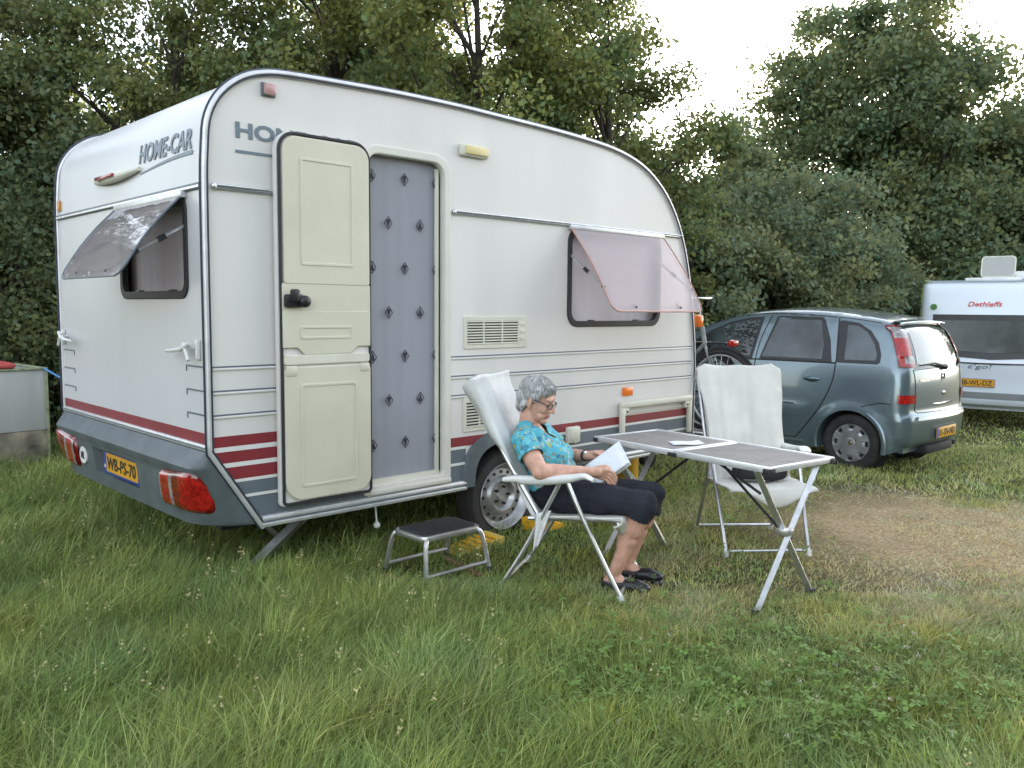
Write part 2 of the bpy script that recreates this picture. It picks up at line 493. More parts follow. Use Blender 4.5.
def patch2d(poly, step, extra=()):
    "triangulated polygon with inner points"
    xs = [p[0] for p in poly]; ys = [p[1] for p in poly]
    pts = [Vector(p) for p in poly]; n = len(pts)
    ed = [(i, (i + 1) % n) for i in range(n)]
    x = min(xs) + step * 0.5
    while x < max(xs):
        y = min(ys) + step * 0.5
        while y < max(ys):
            if pip(x, y, poly) and segd(x, y, poly) > step * 0.45: pts.append(Vector((x, y)))
            y += step
        x += step
    for e in extra:
        if pip(e[0], e[1], poly) and segd(e[0], e[1], poly) > 0.004: pts.append(Vector(e))
    vs, es, fs, *_ = geometry.delaunay_2d_cdt(pts, ed, [], 1, 1e-5)
    return [(v.x, v.y) for v in vs], [tuple(f) for f in fs]
def dense(poly, step):
    out = []
    for i, p in enumerate(poly):
        q = poly[(i + 1) % len(poly)]
        L = math.hypot(q[0] - p[0], q[1] - p[1]); k = max(1, int(L / step))
        out += [(p[0] + (q[0] - p[0]) * j / k, p[1] + (q[1] - p[1]) * j / k) for j in range(k)]
    return out

# ------------------------------------------------------------------ ground
def make_ground():
    mb = MB()
    def axis(a, b, fine0, fine1, s):
        L = list(np.arange(fine0, fine1 + 1e-6, s)); x = fine0; st = s
        while x > a: st *= 1.5; x -= st; L.insert(0, x)
        x = fine1; st = s
        while x < b: st *= 1.5; x += st; L.append(x)
        return L
    X = axis(-900, 900, -6, 16, 0.25); Y = axis(-900, 900, -8, 12, 0.25)
    g = []
    for x in X:
        row = []
        for y in Y:
            z = gz(min(x, 22)) + (noise.noise(Vector((x * 0.7, y * 0.7, 0))) * 0.035 if abs(x) < 30 and abs(y) < 30 else 0)
            row.append((x, y, z - 0.01))
        g.append(row)
    mb.grid(g)
    m = bpy.data.materials.new('meadow_soil'); m.use_nodes = True
    n, l = m.node_tree.nodes, m.node_tree.links
    p = n['Principled BSDF']; p.inputs['Roughness'].default_value = 0.95; p.inputs['Specular IOR Level'].default_value = 0.1
    tc = n.new('ShaderNodeTexCoord')
    n1 = n.new('ShaderNodeTexNoise'); n1.inputs['Scale'].default_value = 2.2; n1.inputs['Detail'].default_value = 8
    n2 = n.new('ShaderNodeTexNoise'); n2.inputs['Scale'].default_value = 45; n2.inputs['Detail'].default_value = 6
    l.new(tc.outputs['Object'], n1.inputs[0]); l.new(tc.outputs['Object'], n2.inputs[0])
    r1 = n.new('ShaderNodeValToRGB'); e = r1.color_ramp.elements
    e[0].position = 0.3; e[0].color = (0.045, 0.06, 0.018, 1); e[1].position = 0.7; e[1].color = (0.11, 0.095, 0.05, 1)
    r2 = n.new('ShaderNodeValToRGB'); e = r2.color_ramp.elements
    e[0].position = 0.3; e[0].color = (0.20, 0.135, 0.075, 1); e[1].position = 0.72; e[1].color = (0.50, 0.385, 0.235, 1)
    l.new(n1.outputs[0], r1.inputs[0]); l.new(n2.outputs[0], r2.inputs[0])
    # worn bare patch beside the table
    mp = n.new('ShaderNodeMapping'); mp.inputs['Location'].default_value = (-4.55, 1.90, 0); mp.vector_type = 'POINT'
    l.new(tc.outputs['Object'], mp.inputs[0])
    sc = n.new('ShaderNodeVectorMath'); sc.operation = 'MULTIPLY'; sc.inputs[1].default_value = (0.55, 0.72, 0)
    l.new(mp.outputs[0], sc.inputs[0])
    ln = n.new('ShaderNodeVectorMath'); ln.operation = 'LENGTH'; l.new(sc.outputs[0], ln.inputs[0])
    ad = n.new('ShaderNodeMath'); ad.operation = 'MULTIPLY_ADD'; ad.inputs[1].default_value = 0.9; l.new(n1.outputs[0], ad.inputs[0]); l.new(ln.outputs['Value'], ad.inputs[2])
    r3 = n.new('ShaderNodeValToRGB'); e = r3.color_ramp.elements
    e[0].position = 0.95 / 2; e[0].color = (1, 1, 1, 1); e[1].position = 1.6 / 2; e[1].color = (0, 0, 0, 1)
    hf = n.new('ShaderNodeMath'); hf.operation = 'MULTIPLY'; hf.inputs[1].default_value = 0.5; l.new(ad.outputs[0], hf.inputs[0]); l.new(hf.outputs[0], r3.inputs[0])
    mx = n.new('ShaderNodeMixRGB'); l.new(r3.outputs[0], mx.inputs[0]); l.new(r1.outputs[0], mx.inputs[1]); l.new(r2.outputs[0], mx.inputs[2])
    l.new(mx.outputs[0], p.inputs['Base Color'])
    b = n.new('ShaderNodeBump'); b.inputs['Strength'].default_value = 0.6; b.inputs['Distance'].default_value = 0.03
    l.new(n2.outputs[0], b.inputs['Height']); l.new(b.outputs[0], p.inputs['Normal'])
    tag(mb.build('ground', m, None, 180, fix=False), kind='structure')
make_ground()

# ------------------------------------------------------------------ the caravan
PROF = [(0.0, 0.74), (0.0, 0.9), (0.0, 1.3), (0.0, 1.7), (0.002, 2.0), (0.008, 2.13), (0.02, 2.255), (0.055, 2.345), (0.114, 2.42), (0.20, 2.483), (0.30, 2.52), (0.43, 2.538),
        (0.75, 2.552), (1.105, 2.563), (1.5, 2.565), (1.85, 2.558), (2.2, 2.55), (2.558, 2.536), (2.865, 2.513), (3.083, 2.474), (3.25, 2.42), (3.38, 2.35), (3.50, 2.26), (3.60, 2.15),
        (3.68, 2.03), (3.75, 1.88), (3.80, 1.73), (3.85, 1.53), (3.89, 1.3), (3.915, 1.1), (3.925, 0.9), (3.92, 0.7), (3.91, 0.36)]
PROFS = catmull(PROF, 3)
W = 2.17
def prof_x(z):
    for a, b in zip(PROFS, PROFS[1:]):
        if a[0] < 1 and a[1] <= z <= b[1]: return a[0] + (b[0] - a[0]) * (z - a[1]) / max(1e-6, b[1] - a[1])
    return 0.0
def arch_pts(hw, top, n=14, xc=1.93, base=0.35):
    "wheel arch outline: flat-topped with rounded shoulders"
    out = []
    for k in range(n + 1):
        a = PI * k / n
        c, s_ = math.cos(a), math.sin(a)
        out.append((xc - hw * math.copysign(abs(c) ** 0.72, c), base + (top - base) * abs(s_) ** 0.72))
    return out

def make_caravan():
    t = thing('caravan', 'large white caravan with dark red stripes, open door and lilac fly curtain, nearest the camera', 'caravan')
    # walls
    outer = [(0.246, 0.35), (0.0, 0.74)] + PROFS + [(2.32, 0.35)] + arch_pts(0.36, 0.64)[::-1] + [(1.57, 0.35)]
    outer = [p for i, p in enumerate(outer) if i == 0 or math.hypot(p[0] - outer[i - 1][0], p[1] - outer[i - 1][1]) > 1e-4]
    door_hole = rr(0.865, 0.44, 1.42, 2.245, [0.03, 0.03, 0.09, 0.09])
    win_hole = rr(2.47, 1.315, 3.45, 1.935, 0.08)
    mb = MB(); side(mb, [outer, door_hole, win_hole], 0.0, 0.03)
    mb.build('side_wall', M['white'], t, 30)
    mb = MB(); side(mb, [outer], W - 0.03, 0.03)
    mb.build('side_wall', M['white'], t, 30)
    mb = MB(); rearp(mb, [[(0.03, 0.74), (W - 0.03, 0.74), (W - 0.03, 2.0), (0.03, 2.0)], rr(0.20, 1.47, 1.055, 1.925, 0.06)], 0.0, 0.03)
    mb.build('rear_wall', M['white_rear'], t, 30)
    # roof and front
    def loft(pts, name, m):
        mb = MB(); g = []
        for x, z in pts:
            g.append([(x, y, z) for y in (0.004, W - 0.004)])
        mb.grid(g); mb.build(name, m, t, 60)
    i0 = min(i for i, p in enumerate(PROFS) if p[1] >= 2.0); i1 = min(i for i, p in enumerate(PROFS) if p[0] > 3.08)
    loft(PROFS[i0:i1 + 1], 'roof', M['white_rear'])
    loft(PROFS[i1:], 'front_wall', M['white_rear'])
    # trims that run round both side edges
    path = [(0.262, 0.335), (0.0, 0.735)] + PROFS[1:]
    for y in (-0.004, W + 0.004):
        mb = MB()
        mb.tube([(x, y, z) for x, z in path], 0.017, 8, mi=0)
        def off(pts, d):
            out = []
            for i, (x, z) in enumerate(pts):
                a = pts[max(0, i - 1)]; b = pts[min(len(pts) - 1, i + 1)]
                dx, dz = b[0] - a[0], b[1] - a[1]; L = math.hypot(dx, dz)
                out.append((x - dz / L * d, z + dx / L * d))
            return out
        s = -1 if y < 0 else 1
        mb.tube([(x, y + s * 0.012, z) for x, z in off(path, -0.009)], 0.0065, 6, mi=1)
        mb.tube([(x, y - s * 0.004, z) for x, z in off(path, 0.014)], 0.009, 6, mi=1)
        mb.build('edge_trim', [M['alu_white'], M['navyrub']], t, 50)
    # chassis and floor
    mb = MB()
    mb.box((0.30, 0.04, 0.33), (1.50, W - 0.04, 0.37)); mb.box((2.40, 0.04, 0.33), (3.86, W - 0.04, 0.37)); mb.box((1.45, 0.30, 0.33), (2.45, W - 0.30, 0.37))
    mb.box((0.3, 0.55, 0.20), (3.9, 0.60, 0.33)); mb.box((0.3, W - 0.60, 0.20), (3.9, W - 0.55, 0.33))
    mb.tube([(1.94, 0.12, 0.23), (1.94, W - 0.12, 0.23)], 0.035, 10)
    mb.box((1.50, 0.30, 0.36), (2.40, 0.33, 0.75)); mb.box((1.50, 0.03, 0.66), (2.40, 0.33, 0.69))
    mb.build('chassis', M['dark'], t, 30)
    mb = MB()
    mb.tube([(3.9, 0.57, 0.30), (4.95, 1.05, 0.33), (5.2, 1.085, 0.36)], 0.03, 8); mb.tube([(3.9, W - 0.57, 0.30), (4.95, W - 1.05, 0.33), (5.2, W - 1.085, 0.36)], 0.03, 8)
    mb.tube([(5.1, 1.085, 0.36), (5.3, 1.085, 0.38)], 0.04, 10); mb.tube([(4.8, 1.085, -0.05), (4.8, 1.085, 0.75)], 0.024, 8)
    mb.build('drawbar', M['steel'], t, 30)
    mb = MB(); mb.lathe([(0.03, -0.03), (0.1, -0.03), (0.11, 0), (0.1, 0.03), (0.03, 0.03)], (4.8, 1.085, gz(4.8) + 0.11), 'y', 20); mb.build('jockey_wheel', M['tyre'], t)
    # grey lower band and stripes on the side: thin cladding strips between rear and door, and beyond the door
    def strip(name, m, spans, z0, z1, y, th=0.0035):
        mb = MB()
        for a, b in spans:
            xa0 = xa1 = a
            if a is None: xa0 = 0.02 + (0.735 - z0) * 0.64 if z0 < 0.735 else 0.018; xa1 = 0.02 + (0.735 - z1) * 0.64 if z1 < 0.735 else 0.018
            for lo, hi in [(xa0, b)]:
                mb.add([(xa0, y - th, z0), (b, y - th, z0), (b, y - th, z1), (xa1, y - th, z1), (xa0, y, z0), (b, y, z0), (b, y, z1), (xa1, y, z1)],
                       [(0, 1, 2, 3), (0, 4, 5, 1), (1, 5, 6, 2), (2, 6, 7, 3), (3, 7, 4, 0)])
        return mb.build(name, m, t, None)
    L0, L1 = (None, 0.875), (1.45, 3.895)
    def clip(z):
        "spans of the far part at height z, broken by the wheel arch"
        if z < 0.62: return [(1.45, 1.575), (2.285, 3.895)]
        return [(1.45, 3.895)]
    strip('red_stripe', M['red'], [L0], 0.753, 0.804, -0.001); strip('red_stripe', M['red'], [L0], 0.675, 0.730, -0.001); strip('red_stripe', M['red'], [L0], 0.592, 0.653, -0.001)
    strip('white_line', M['whiteline'], [L0], 0.730, 0.753, -0.001); strip('white_line', M['whiteline'], [L0], 0.653, 0.675, -0.001)
    strip('white_line', M['whiteline'], [L0], 0.577, 0.592, -0.001)
    strip('grey_band', M['greyband'], [L0], 0.394, 0.577, -0.001); strip('white_line', M['whiteline'], [L0], 0.499, 0.513, -0.005)
    z = 0.655
    strip('red_stripe', M['red'], [L1], 0.600, 0.655, -0.001)
    strip('white_line', M['whiteline'], clip(0.59), 0.583, 0.600, -0.001)
    strip('grey_band', M['greyband'], clip(0.4), 0.394, 0.583, -0.001); strip('white_line', M['whiteline'], clip(0.5), 0.488, 0.503, -0.005)
    # pressed grooves
    mb = MB()
    for z in (1.134, 1.020, 0.906):
        for a, b in ((0.02, 0.88), (1.45, 3.895)):
            mb = MB(); mb.box((a, -0.0035, z - 0.0045), (b, 0.0005, z + 0.004)); mb.box((a, -0.009, z - 0.016), (b, 0.0005, z - 0.0045), 0.003, mi=1)
            mb.build('panel_groove', [M['greyband'], M['white']], t, 30)
        for a, b, yy in ((0.03, 0.235, 0.235), (1.93, 2.14, 1.93)):
            mb = MB(); mb.box((-0.0035, a, z - 0.004), (0.0005, b, z + 0.004)); mb.box((-0.0033, yy - 0.004, z - 0.028), (0.0005, yy + 0.004, z - 0.003))
            mb.build('panel_groove', M['greyband'], t, 30)
    # silver sill rail
    for a, b in ((0.25, 1.575), (2.285, 3.92)):
        mb = MB(); mb.box((a, -0.022, 0.335), (b, 0.004, 0.392), 0.006); mb.box((a, -0.027, 0.372), (b, -0.018, 0.384), 0.003); mb.box((a, -0.027, 0.345), (b, -0.018, 0.357), 0.003)
        mb.box((a + .001, -0.0245, 0.360), (b - .001, -0.0205, 0.369), mi=1)
        mb.build('sill_rail', [M['alu_white'], M['greyband']], t, 30)
    # awning rails
    for a, b in ((0.045, 0.345), (1.476, 3.72)):
        mb = MB()
        mb.box((a, -0.014, 1.955), (b, 0.002, 1.982), 0.006); mb.tube([(a, -0.016, 1.974), (b, -0.016, 1.974)], 0.006, 8); mb.box((a + .01, -0.0165, 1.958), (b - .01, -0.0135, 1.964), mi=1)
        mb.ell((a, -0.012, 1.968), (0.014, 0.012, 0.018))
        mb.build('awning_rail', [M['alu'], M['greyband']], t, 40)
    mb = MB(); mb.box((-0.014, 0.02, 1.955), (0.002, W - 0.02, 1.985), 0.005); mb.box((-0.0165, 0.02, 1.962), (-0.012, W - 0.02, 1.972), mi=1)
    mb.build('rear_rail', [M['greyband'], M['alu']], t, 40)
    # wheel arch moulding
    mb = MB(); A = arch_pts(0.385, 0.675, 20); B = arch_pts(0.375, 0.665, 20); Cc = arch_pts(0.305, 0.60, 20)
    mb.grid([[(p[0], 0.0, p[1]) for p in A], [(p[0], -0.026, p[1]) for p in B], [(p[0], -0.034, p[1]) for p in Cc], [(p[0], 0.12, p[1]) for p in Cc]])
    mb.build('wheel_arch', M['bumper'], t, 40)
    # wheel
    for yw, sgn in ((0.045, 1), (W - 0.045, -1)):
        c = (1.945, yw - 0.01 * sgn, 0.232)
        pr = [(0.205, 0.155), (0.245, 0.168), (0.275, 0.165), (0.292, 0.145), (0.294, 0.095), (0.294, 0.075), (0.292, 0.025), (0.275, 0.003), (0.245, -0.002), (0.212, 0.008), (0.203, 0.03)]
        mb = MB(); mb.lathe([(r, h * sgn) for r, h in pr], c, 'y', 56, close=True)
        for q in range(4):
            mb.lathe([(0.2945, (0.045 + q * 0.026) * sgn), (0.2965, (0.048 + q * 0.026) * sgn), (0.2965, (0.058 + q * 0.026) * sgn), (0.2945, (0.061 + q * 0.026) * sgn)], c, 'y', 56, cap=False)
        wt = mb.build('wheel', M['tyre'], t)
        mb = MB()
        pr = [(0.0, 0.04), (0.03, 0.038), (0.036, 0.048), (0.075, 0.05), (0.085, 0.036), (0.098, 0.022), (0.112, 0.024), (0.128, 0.045), (0.172, 0.052), (0.185, 0.04), (0.196, 0.012), (0.210, -0.002), (0.214, 0.004)]
        mb.lathe([(max(r, 0.0005), (h - 0.0) * sgn) for r, h in pr], c, 'y', 56, cap=False)
        mb.cur = 1
        for k in range(16):
            a = 2 * PI * k / 16
            mb.lathe([(0.0005, 0.0455 * sgn), (0.0105, 0.0455 * sgn), (0.0105, 0.052 * sgn)], (c[0] + 0.151 * math.cos(a), c[1] - 0.0005 * sgn, c[2] + 0.151 * math.sin(a)), 'y', 12)
        for k in range(5):
            a = 2 * PI * k / 5
            mb.lathe([(0.0005, 0.026 * sgn), (0.009, 0.026 * sgn), (0.009, 0.05 * sgn)], (c[0] + 0.056 * math.cos(a), c[1], c[2] + 0.056 * math.sin(a)), 'y', 10)
        mb.build('rim', [M['rim'], M['black']], wt)
    # ---- door opening
    mb = MB(); side(mb, [rr(0.850, 0.405, 1.446, 2.270, [0.03, 0.03, 0.11, 0.11]), rr(0.875, 0.445, 1.413, 2.238, [0.03, 0.03, 0.085, 0.085])], -0.014, 0.05, bevel=0.008)
    mb.box((0.88, -0.03, 0.402), (1.445, -0.012, 0.43), 0.005)
    mb.build('door_frame', mat('off_white_frame', (0.66, 0.64, 0.575), 0.45, var=0.03), t, 40)
    mb = MB(); N = 60; g = []
    for i in range(N + 1):
        x = 0.868 + 0.54 * i / N
        g.append([(x, 0.042 + 0.0012 * math.sin(x * 70) + 0.004 * math.sin(x * 19 + 1), z) for z in np.linspace(0.44, 2.26, 12)])
    mb.grid(g)
    mb.box((1.366, 0.022, 0.45), (1.388, 0.034, 2.2), mi=1); mb.box((0.88, 0.02, 0.452), (1.39, 0.05, 0.475), mi=1)
    mb.cur = 2
    r_ = 0
    for z in np.arange(2.12, 0.5, -0.2428):
        for q in range(3):
            x = (0.938, 1.155, 1.372)[q] if r_ % 2 == 0 else (1.045, 1.262, 9)[q]
            if x > 2: continue
            hh, ww = 0.034, 0.025
            y = 0.030
            for a, b in (((x - ww, z), (x, z + hh)), ((x, z + hh), (x + ww, z)), ((x + ww, z), (x, z - hh)), ((x, z - hh), (x - ww, z))):
                mb.tube([(a[0], y, a[1]), (b[0], y, b[1])], 0.0022, 4)
            f = 1 if (q + r_) % 2 == 0 else -1
            mb.add([(x - 0.016, y, z - f * 0.020), (x + 0.016, y, z - f * 0.020), (x + 0.007, y, z + f * 0.006), (x, y, z + f * 0.028), (x - 0.007, y, z + f * 0.006)], [(0, 1, 2, 3, 4)])
        r_ += 1
    mb.build('fly_curtain', [M['curtain'], M['ivory'], M['curtain_ink']], t, 60, fix=False)
    # ---- open door leaf, folded back against the wall
    X0, X1, Z0, Z1 = 0.338, 0.866, 0.432, 2.260
    leaf = MB(); side(leaf, [rr(X0, Z0, X1, Z1, [0.02, 0.02, 0.09, 0.09])], -0.052, 0.035, bevel=0.004)
    side(leaf, [rr(X0 + 0.012, Z0 + 0.012, X1 - 0.012, Z1 - 0.012, [0.02, 0.02, 0.08, 0.08])], -0.058, 0.01)
    door = leaf.build('door', M['white'], t, 40)
    mb = MB(); ring = rr(X0 + 0.008, Z0 + 0.008, X1 - 0.008, Z1 - 0.008, [0.02, 0.02, 0.085, 0.085], 8)
    mb.tube([(a, -0.062, b) for a, b in ring], 0.0085, 6, closed=True); mb.build('door_seal', M['rubber'], door)
    mb = MB()
    # upper half panel
    side(mb, [rr(X0 + 0.026, 1.535, X1 - 0.02, Z1 - 0.026, [0.012, 0.012, 0.07, 0.07])], -0.074, 0.018, bevel=0.006)
    side(mb, [rr(X0 + 0.012, 1.40, X1 - 0.014, 1.53, 0.008)], -0.071, 0.014, bevel=0.004)
    side(mb, [[(X0 + 0.014, 1.222), (X0 + 0.09, 1.222), (X0 + 0.13, 1.185), (X1 - 0.13, 1.185), (X1 - 0.09, 1.222), (X1 - 0.016, 1.222), (X1 - 0.016, 1.395), (X0 + 0.014, 1.395)]], -0.073, 0.016, bevel=0.005)
    side(mb, [rr(0.452, 1.625, 0.752, 2.14, 0.01), rr(0.462, 1.635, 0.742, 2.13, 0.006)], -0.078, 0.006, bevel=0.002)
    side(mb, [rr(0.446, 1.262, 0.742, 1.322, 0.01), rr(0.454, 1.27, 0.734, 1.314, 0.006)], -0.077, 0.006, bevel=0.002)
    # lower half panel
    side(mb, [rr(X0 + 0.022, Z0 + 0.028, X1 - 0.018, 1.118, [0.09, 0.07, 0.02, 0.02])], -0.074, 0.018, bevel=0.007)
    side(mb, [rr(0.44, 0.52, 0.768, 1.035, 0.02), rr(0.45, 0.53, 0.758, 1.025, 0.015)], -0.078, 0.006, bevel=0.002)
    mb.box((X0 + 0.022, -0.080, 1.078), (X0 + 0.085, -0.06, 1.13), 0.008); mb.box((X1 - 0.08, -0.080, 1.085), (X1 - 0.02, -0.06, 1.13), 0.008)
    mb.build('door_lining', M['cream'], door, 40)
    mb = MB(); side(mb, [rr(X0 + 0.018, 1.138, X1 - 0.02, 1.178, 0.01)], -0.072, 0.014, bevel=0.004); mb.build('door_split', M['ivory'], door, 40)
    mb = MB(); mb.box((0.352, -0.098, 1.415), (0.455, -0.07, 1.48), 0.012); mb.box((0.375, -0.115, 1.44), (0.425, -0.09, 1.505), 0.012); mb.ell((0.452, -0.105, 1.445), (0.032, 0.02, 0.03)); mb.build('door_handle', M['black'], door)
    # ---- hinged windows
    def window(name, plane, a0, z0, a1, z1, r, blind, film, edge, b_off, b_drop, glossname):
        f = MB(); P = side if plane == 's' else rearp
        P(f, [rr(a0 - 0.012, z0 - 0.012, a1 + 0.012, z1 + 0.012, r + 0.012), rr(a0 + 0.018, z0 + 0.018, a1 - 0.018, z1 - 0.018, r - 0.01)], -0.010, 0.035, bevel=0.005)
        wn = f.build('window', M['rubber'], t, 40)
        b = MB(); fn = (lambda a, d, z: (a, d, z)) if plane == 's' else (lambda a, d, z: (d, a, z))
        g = []
        for i in range(41):
            a = a0 - 0.03 + (a1 - a0 + 0.06) * i / 40
            g.append([fn(a, 0.060 + 0.003 * math.sin(i * 1.7), z) for z in np.linspace(z0 - 0.05, z1 + 0.05, 6)])
        b.grid(g); b.build('blind', blind, wn, 60, fix=False)
        for q in (0.25, 0.75):
            b = MB(); a = a0 + (a1 - a0) * q; lo = fn(a - 0.022, -0.002, z0 + 0.012); hi = fn(a + 0.022, 0.03, z0 + 0.03)
            b.box([min(x, y) for x, y in zip(lo, hi)], [max(x, y) for x, y in zip(lo, hi)], 0.003)
            b.build('catch', M['black'], wn)
        # flap: local s down the pane, a along hinge
        L = math.hypot(b_off, b_drop); ux, uz = b_off / L, b_drop / L; hz = z1 + 0.015
        def fp(a, s, n):   # n = outward normal offset
            bulge = 0.02 * math.sin(PI * min(1, max(0, s / L))) if s > 0 else 0
            d = -(s * ux) - (n + bulge) * uz - 0.02; z = hz - s * uz + (n + bulge) * ux
            return fn(a, d, z)
        out = dense(rr(a0 - 0.01, 0.0, a1 + 0.01, L, [0.01, 0.01, 0.07, 0.07], 6), 0.06)
        vs, fs = patch2d(out, 0.05)
        b = MB(); nn = len(vs)
        b.add([fp(a, s, 0.0) for a, s in vs], fs); 
        fl = b.build('window_flap', film, wn, 60, fix=True)
        b = MB(); b.tube([fp(a, s, 0.0) for a, s in out], 0.0055, 6, closed=True)
        inn = dense(rr(a0 + 0.02, 0.03, a1 - 0.02, L - 0.035, [0.01, 0.01, 0.06, 0.06], 6), 0.06)
        b.tube([fp(a, s, -0.006) for a, s in inn], 0.003, 5, closed=True)
        b.build('flap_edge', edge, fl)
        b = MB(); 
        lo = fn(a0 - 0.02, -0.032, hz - 0.012); hi = fn(a1 + 0.02, 0.0, hz + 0.018)
        b.box([min(x, y) for x, y in zip(lo, hi)], [max(x, y) for x, y in zip(lo, hi)], 0.005); b.build('hinge_rail', M['alu_white'], wn)
        for a in (a0 + 0.012, a1 - 0.012):
            b = MB(); p0 = Vector(fn(a, 0.01, z1 - 0.10 * (z1 - z0) / 0.46 - 0.02)); p1 = Vector(fp(a, L * 0.72, -0.012))
            b.tube([p0, p1], 0.0065, 6, mi=0); b.tube([p0.lerp(p1, 0.0), p0.lerp(p1, 0.5)], 0.009, 6, mi=0)
            mid = p0.lerp(p1, 0.5); b.tube([mid - (p1 - p0).normalized() * 0.02, mid + (p1 - p0).normalized() * 0.02], 0.014, 6, mi=1)
            b.tube([p1 - (p1 - p0).normalized() * 0.015, p1 + (p1 - p0).normalized() * 0.012], 0.012, 6, mi=1)
            b.build('stay', [M['alu'], M['black']], wn)
        for q in (0.25, 0.75):
            b = MB(); a = a0 + (a1 - a0) * q; p = Vector(fp(a, L - 0.04, -0.015)); b.ell(p, (0.022, 0.022, 0.012))
            b.tube([p, Vector(fp(a, L - 0.075, -0.022))], 0.006, 6)
            b.build('flap_catch', M['black'], fl)
        return wn
    window('window', 's', 2.47, 1.315, 3.45, 1.935, 0.08, M['blind'], M['flap'], M['flapedge'], 0.37, 0.545, 0)
    window('window', 'r', 0.20, 1.47, 1.055, 1.925, 0.06, M['blind2'], M['flap2'], M['greyband'], 0.295, 0.385, 0)
    # ---- vents
    for a0, z0, a1, z1, nl in ((1.56, 1.18, 2.076, 1.367, 9), (1.556, 0.684, 1.99, 0.888, 9)):
        mb = MB(); side(mb, [rr(a0, z0, a1, z1, 0.008), rr(a0 + 0.02, z0 + 0.02, a1 - 0.075, z1 - 0.02, 0.004)], -0.008, 0.012, bevel=0.003)
        for k in range(nl):
            z = z0 + 0.028 + (z1 - z0 - 0.056) * k / (nl - 1)
            mb.box((a0 + 0.018, -0.012, z - 0.0045), (a1 - 0.073, -0.001, z + 0.0045), 0.002)
        for q in (0.33, 0.66):
            x = a0 + (a1 - a0 - 0.055) * q; mb.box((x - 0.005, -0.010, z0 + 0.02), (x + 0.005, -0.001, z1 - 0.02))
        for k in range(3): mb.box((a1 - 0.062, -0.011, z0 + 0.04 + k * 0.045), (a1 - 0.022, -0.006, z0 + 0.068 + k * 0.045), 0.003)
        v = mb.build('vent', M['ivory'], t, 40)
        mb = MB(); mb.box((a0 + 0.012, -0.0015, z0 + 0.012), (a1 - 0.07, 0.0015, z1 - 0.012)); mb.build('vent_recess', M['black'], v)
    # ---- small fittings on the side
    mb = MB(); mb.box((1.512, -0.035, 2.292), (1.728, 0.0, 2.362), 0.02); lamp = mb.build('awning_lamp', M['ivory'], t)
    mb = MB(); mb.box((1.54, -0.045, 2.303), (1.715, -0.03, 2.352), 0.015); mb.build('lamp_cover', mat('yellowed_lens', (0.66, 0.56, 0.27), 0.35), lamp)
    mb = MB(); mb.box((0.29, -0.012, 2.415), (0.365, 0.0, 2.48), 0.01); mk = mb.build('marker_lamp', M['greyband'], t)
    mb = MB(); mb.box((0.297, -0.035, 2.42), (0.36, -0.01, 2.476), 0.018); mb.build('marker_lens', mat('pale_pink_lens', (0.48, 0.27, 0.26), 0.2, coat=0.6), mk)
    mb = MB(); mb.box((3.045, -0.014, 0.80), (3.155, 0.0, 0.862), 0.004); mb.build('side_reflector', M['orange'], t)
    mb = MB(); mb.box((2.448, -0.035, 0.522), (2.572, 0.0, 0.632), 0.012); mb.box((2.462, -0.042, 0.540), (2.558, -0.03, 0.622), 0.01); mb.box((2.50, -0.046, 0.524), (2.52, -0.03, 0.536)); mb.build('socket_cover', M['ivory'], t)
    mb = MB()
    mb.box((2.995, -0.05, 0.715), (3.865, -0.012, 0.762), 0.012); mb.box((2.995, -0.045, 0.47), (3.04, -0.014, 0.73), 0.01); mb.box((3.82, -0.045, 0.47), (3.865, -0.014, 0.73), 0.01)
    mb.box((3.035, -0.042, 0.665), (3.085, -0.014, 0.72), 0.008); mb.box((3.775, -0.042, 0.665), (3.825, -0.014, 0.72), 0.008)
    mb.box((3.0, -0.02, 0.675), (3.86, -0.016, 0.68))
    hl = mb.build('locker_frame', M['ivory'], t)
    for x in (3.06, 3.80): mb = MB(); mb.lathe([(0.0005, -0.046), (0.008, -0.046), (0.009, -0.04)], (x, 0, 0.69), 'y', 10); mb.build('screw', M['black'], hl)
    # lettering
    def letters(name, txt, x0, z0, w, h, m, face='s', **k):
        vs, fs = fit_text(txt, w, h, **k)
        mb = MB()
        if face == 's': mb.add([(x0 + a, -0.003 - c, z0 + b) for a, b, c in vs], fs)
        else: mb.add([(prof_x(z0 + b) - 0.004 - c, x0 - a, z0 + b) for a, b, c in vs], fs)
        return mb.build(name, m, t, None)
    letters('lettering', 'HOME-CAR', 0.160, 2.203, 0.69, 0.075, M['letter'], bold=0.03)
    mb = MB(); mb.box((0.158, -0.0035, 2.135), (0.88, 0.0, 2.148)); mb.build('lettering_underline', M['letter'], t)
    letters('lettering', 'HOME-CAR', 0.785, 2.150, 0.655, 0.098, M['letter'], 'r', bold=0.026, shear=0.12)
    mb = MB(); g = []
    for i in range(25):
        q = i / 24; y = 0.765 - 0.645 * q; zc = 2.098 + 0.036 * math.sin(q * PI * 0.55); hw = 0.003 + 0.007 * q
        g.append([(prof_x(zc + s) - 0.004, y, zc + s) for s in (-hw, hw)])
    mb.grid(g); mb.build('lettering_swoosh', M['letter'], t, None)
    # ---- rear
    mb = MB(); mb.box((-0.003, 0.02, 0.768), (0.0, W - 0.02, 0.820)); mb.build('red_stripe', M['red'], t)
    mb = MB(); mb.box((-0.016, 0.01, 0.738), (0.002, W - 0.01, 0.768), 0.006); mb.box((-0.02, 0.01, 0.75), (-0.014, W - 0.01, 0.756), mi=1); mb.build('bumper_rail', [M['alu_white'], M['greyband']], t)
    # third brake light
    mb = MB(); g = []
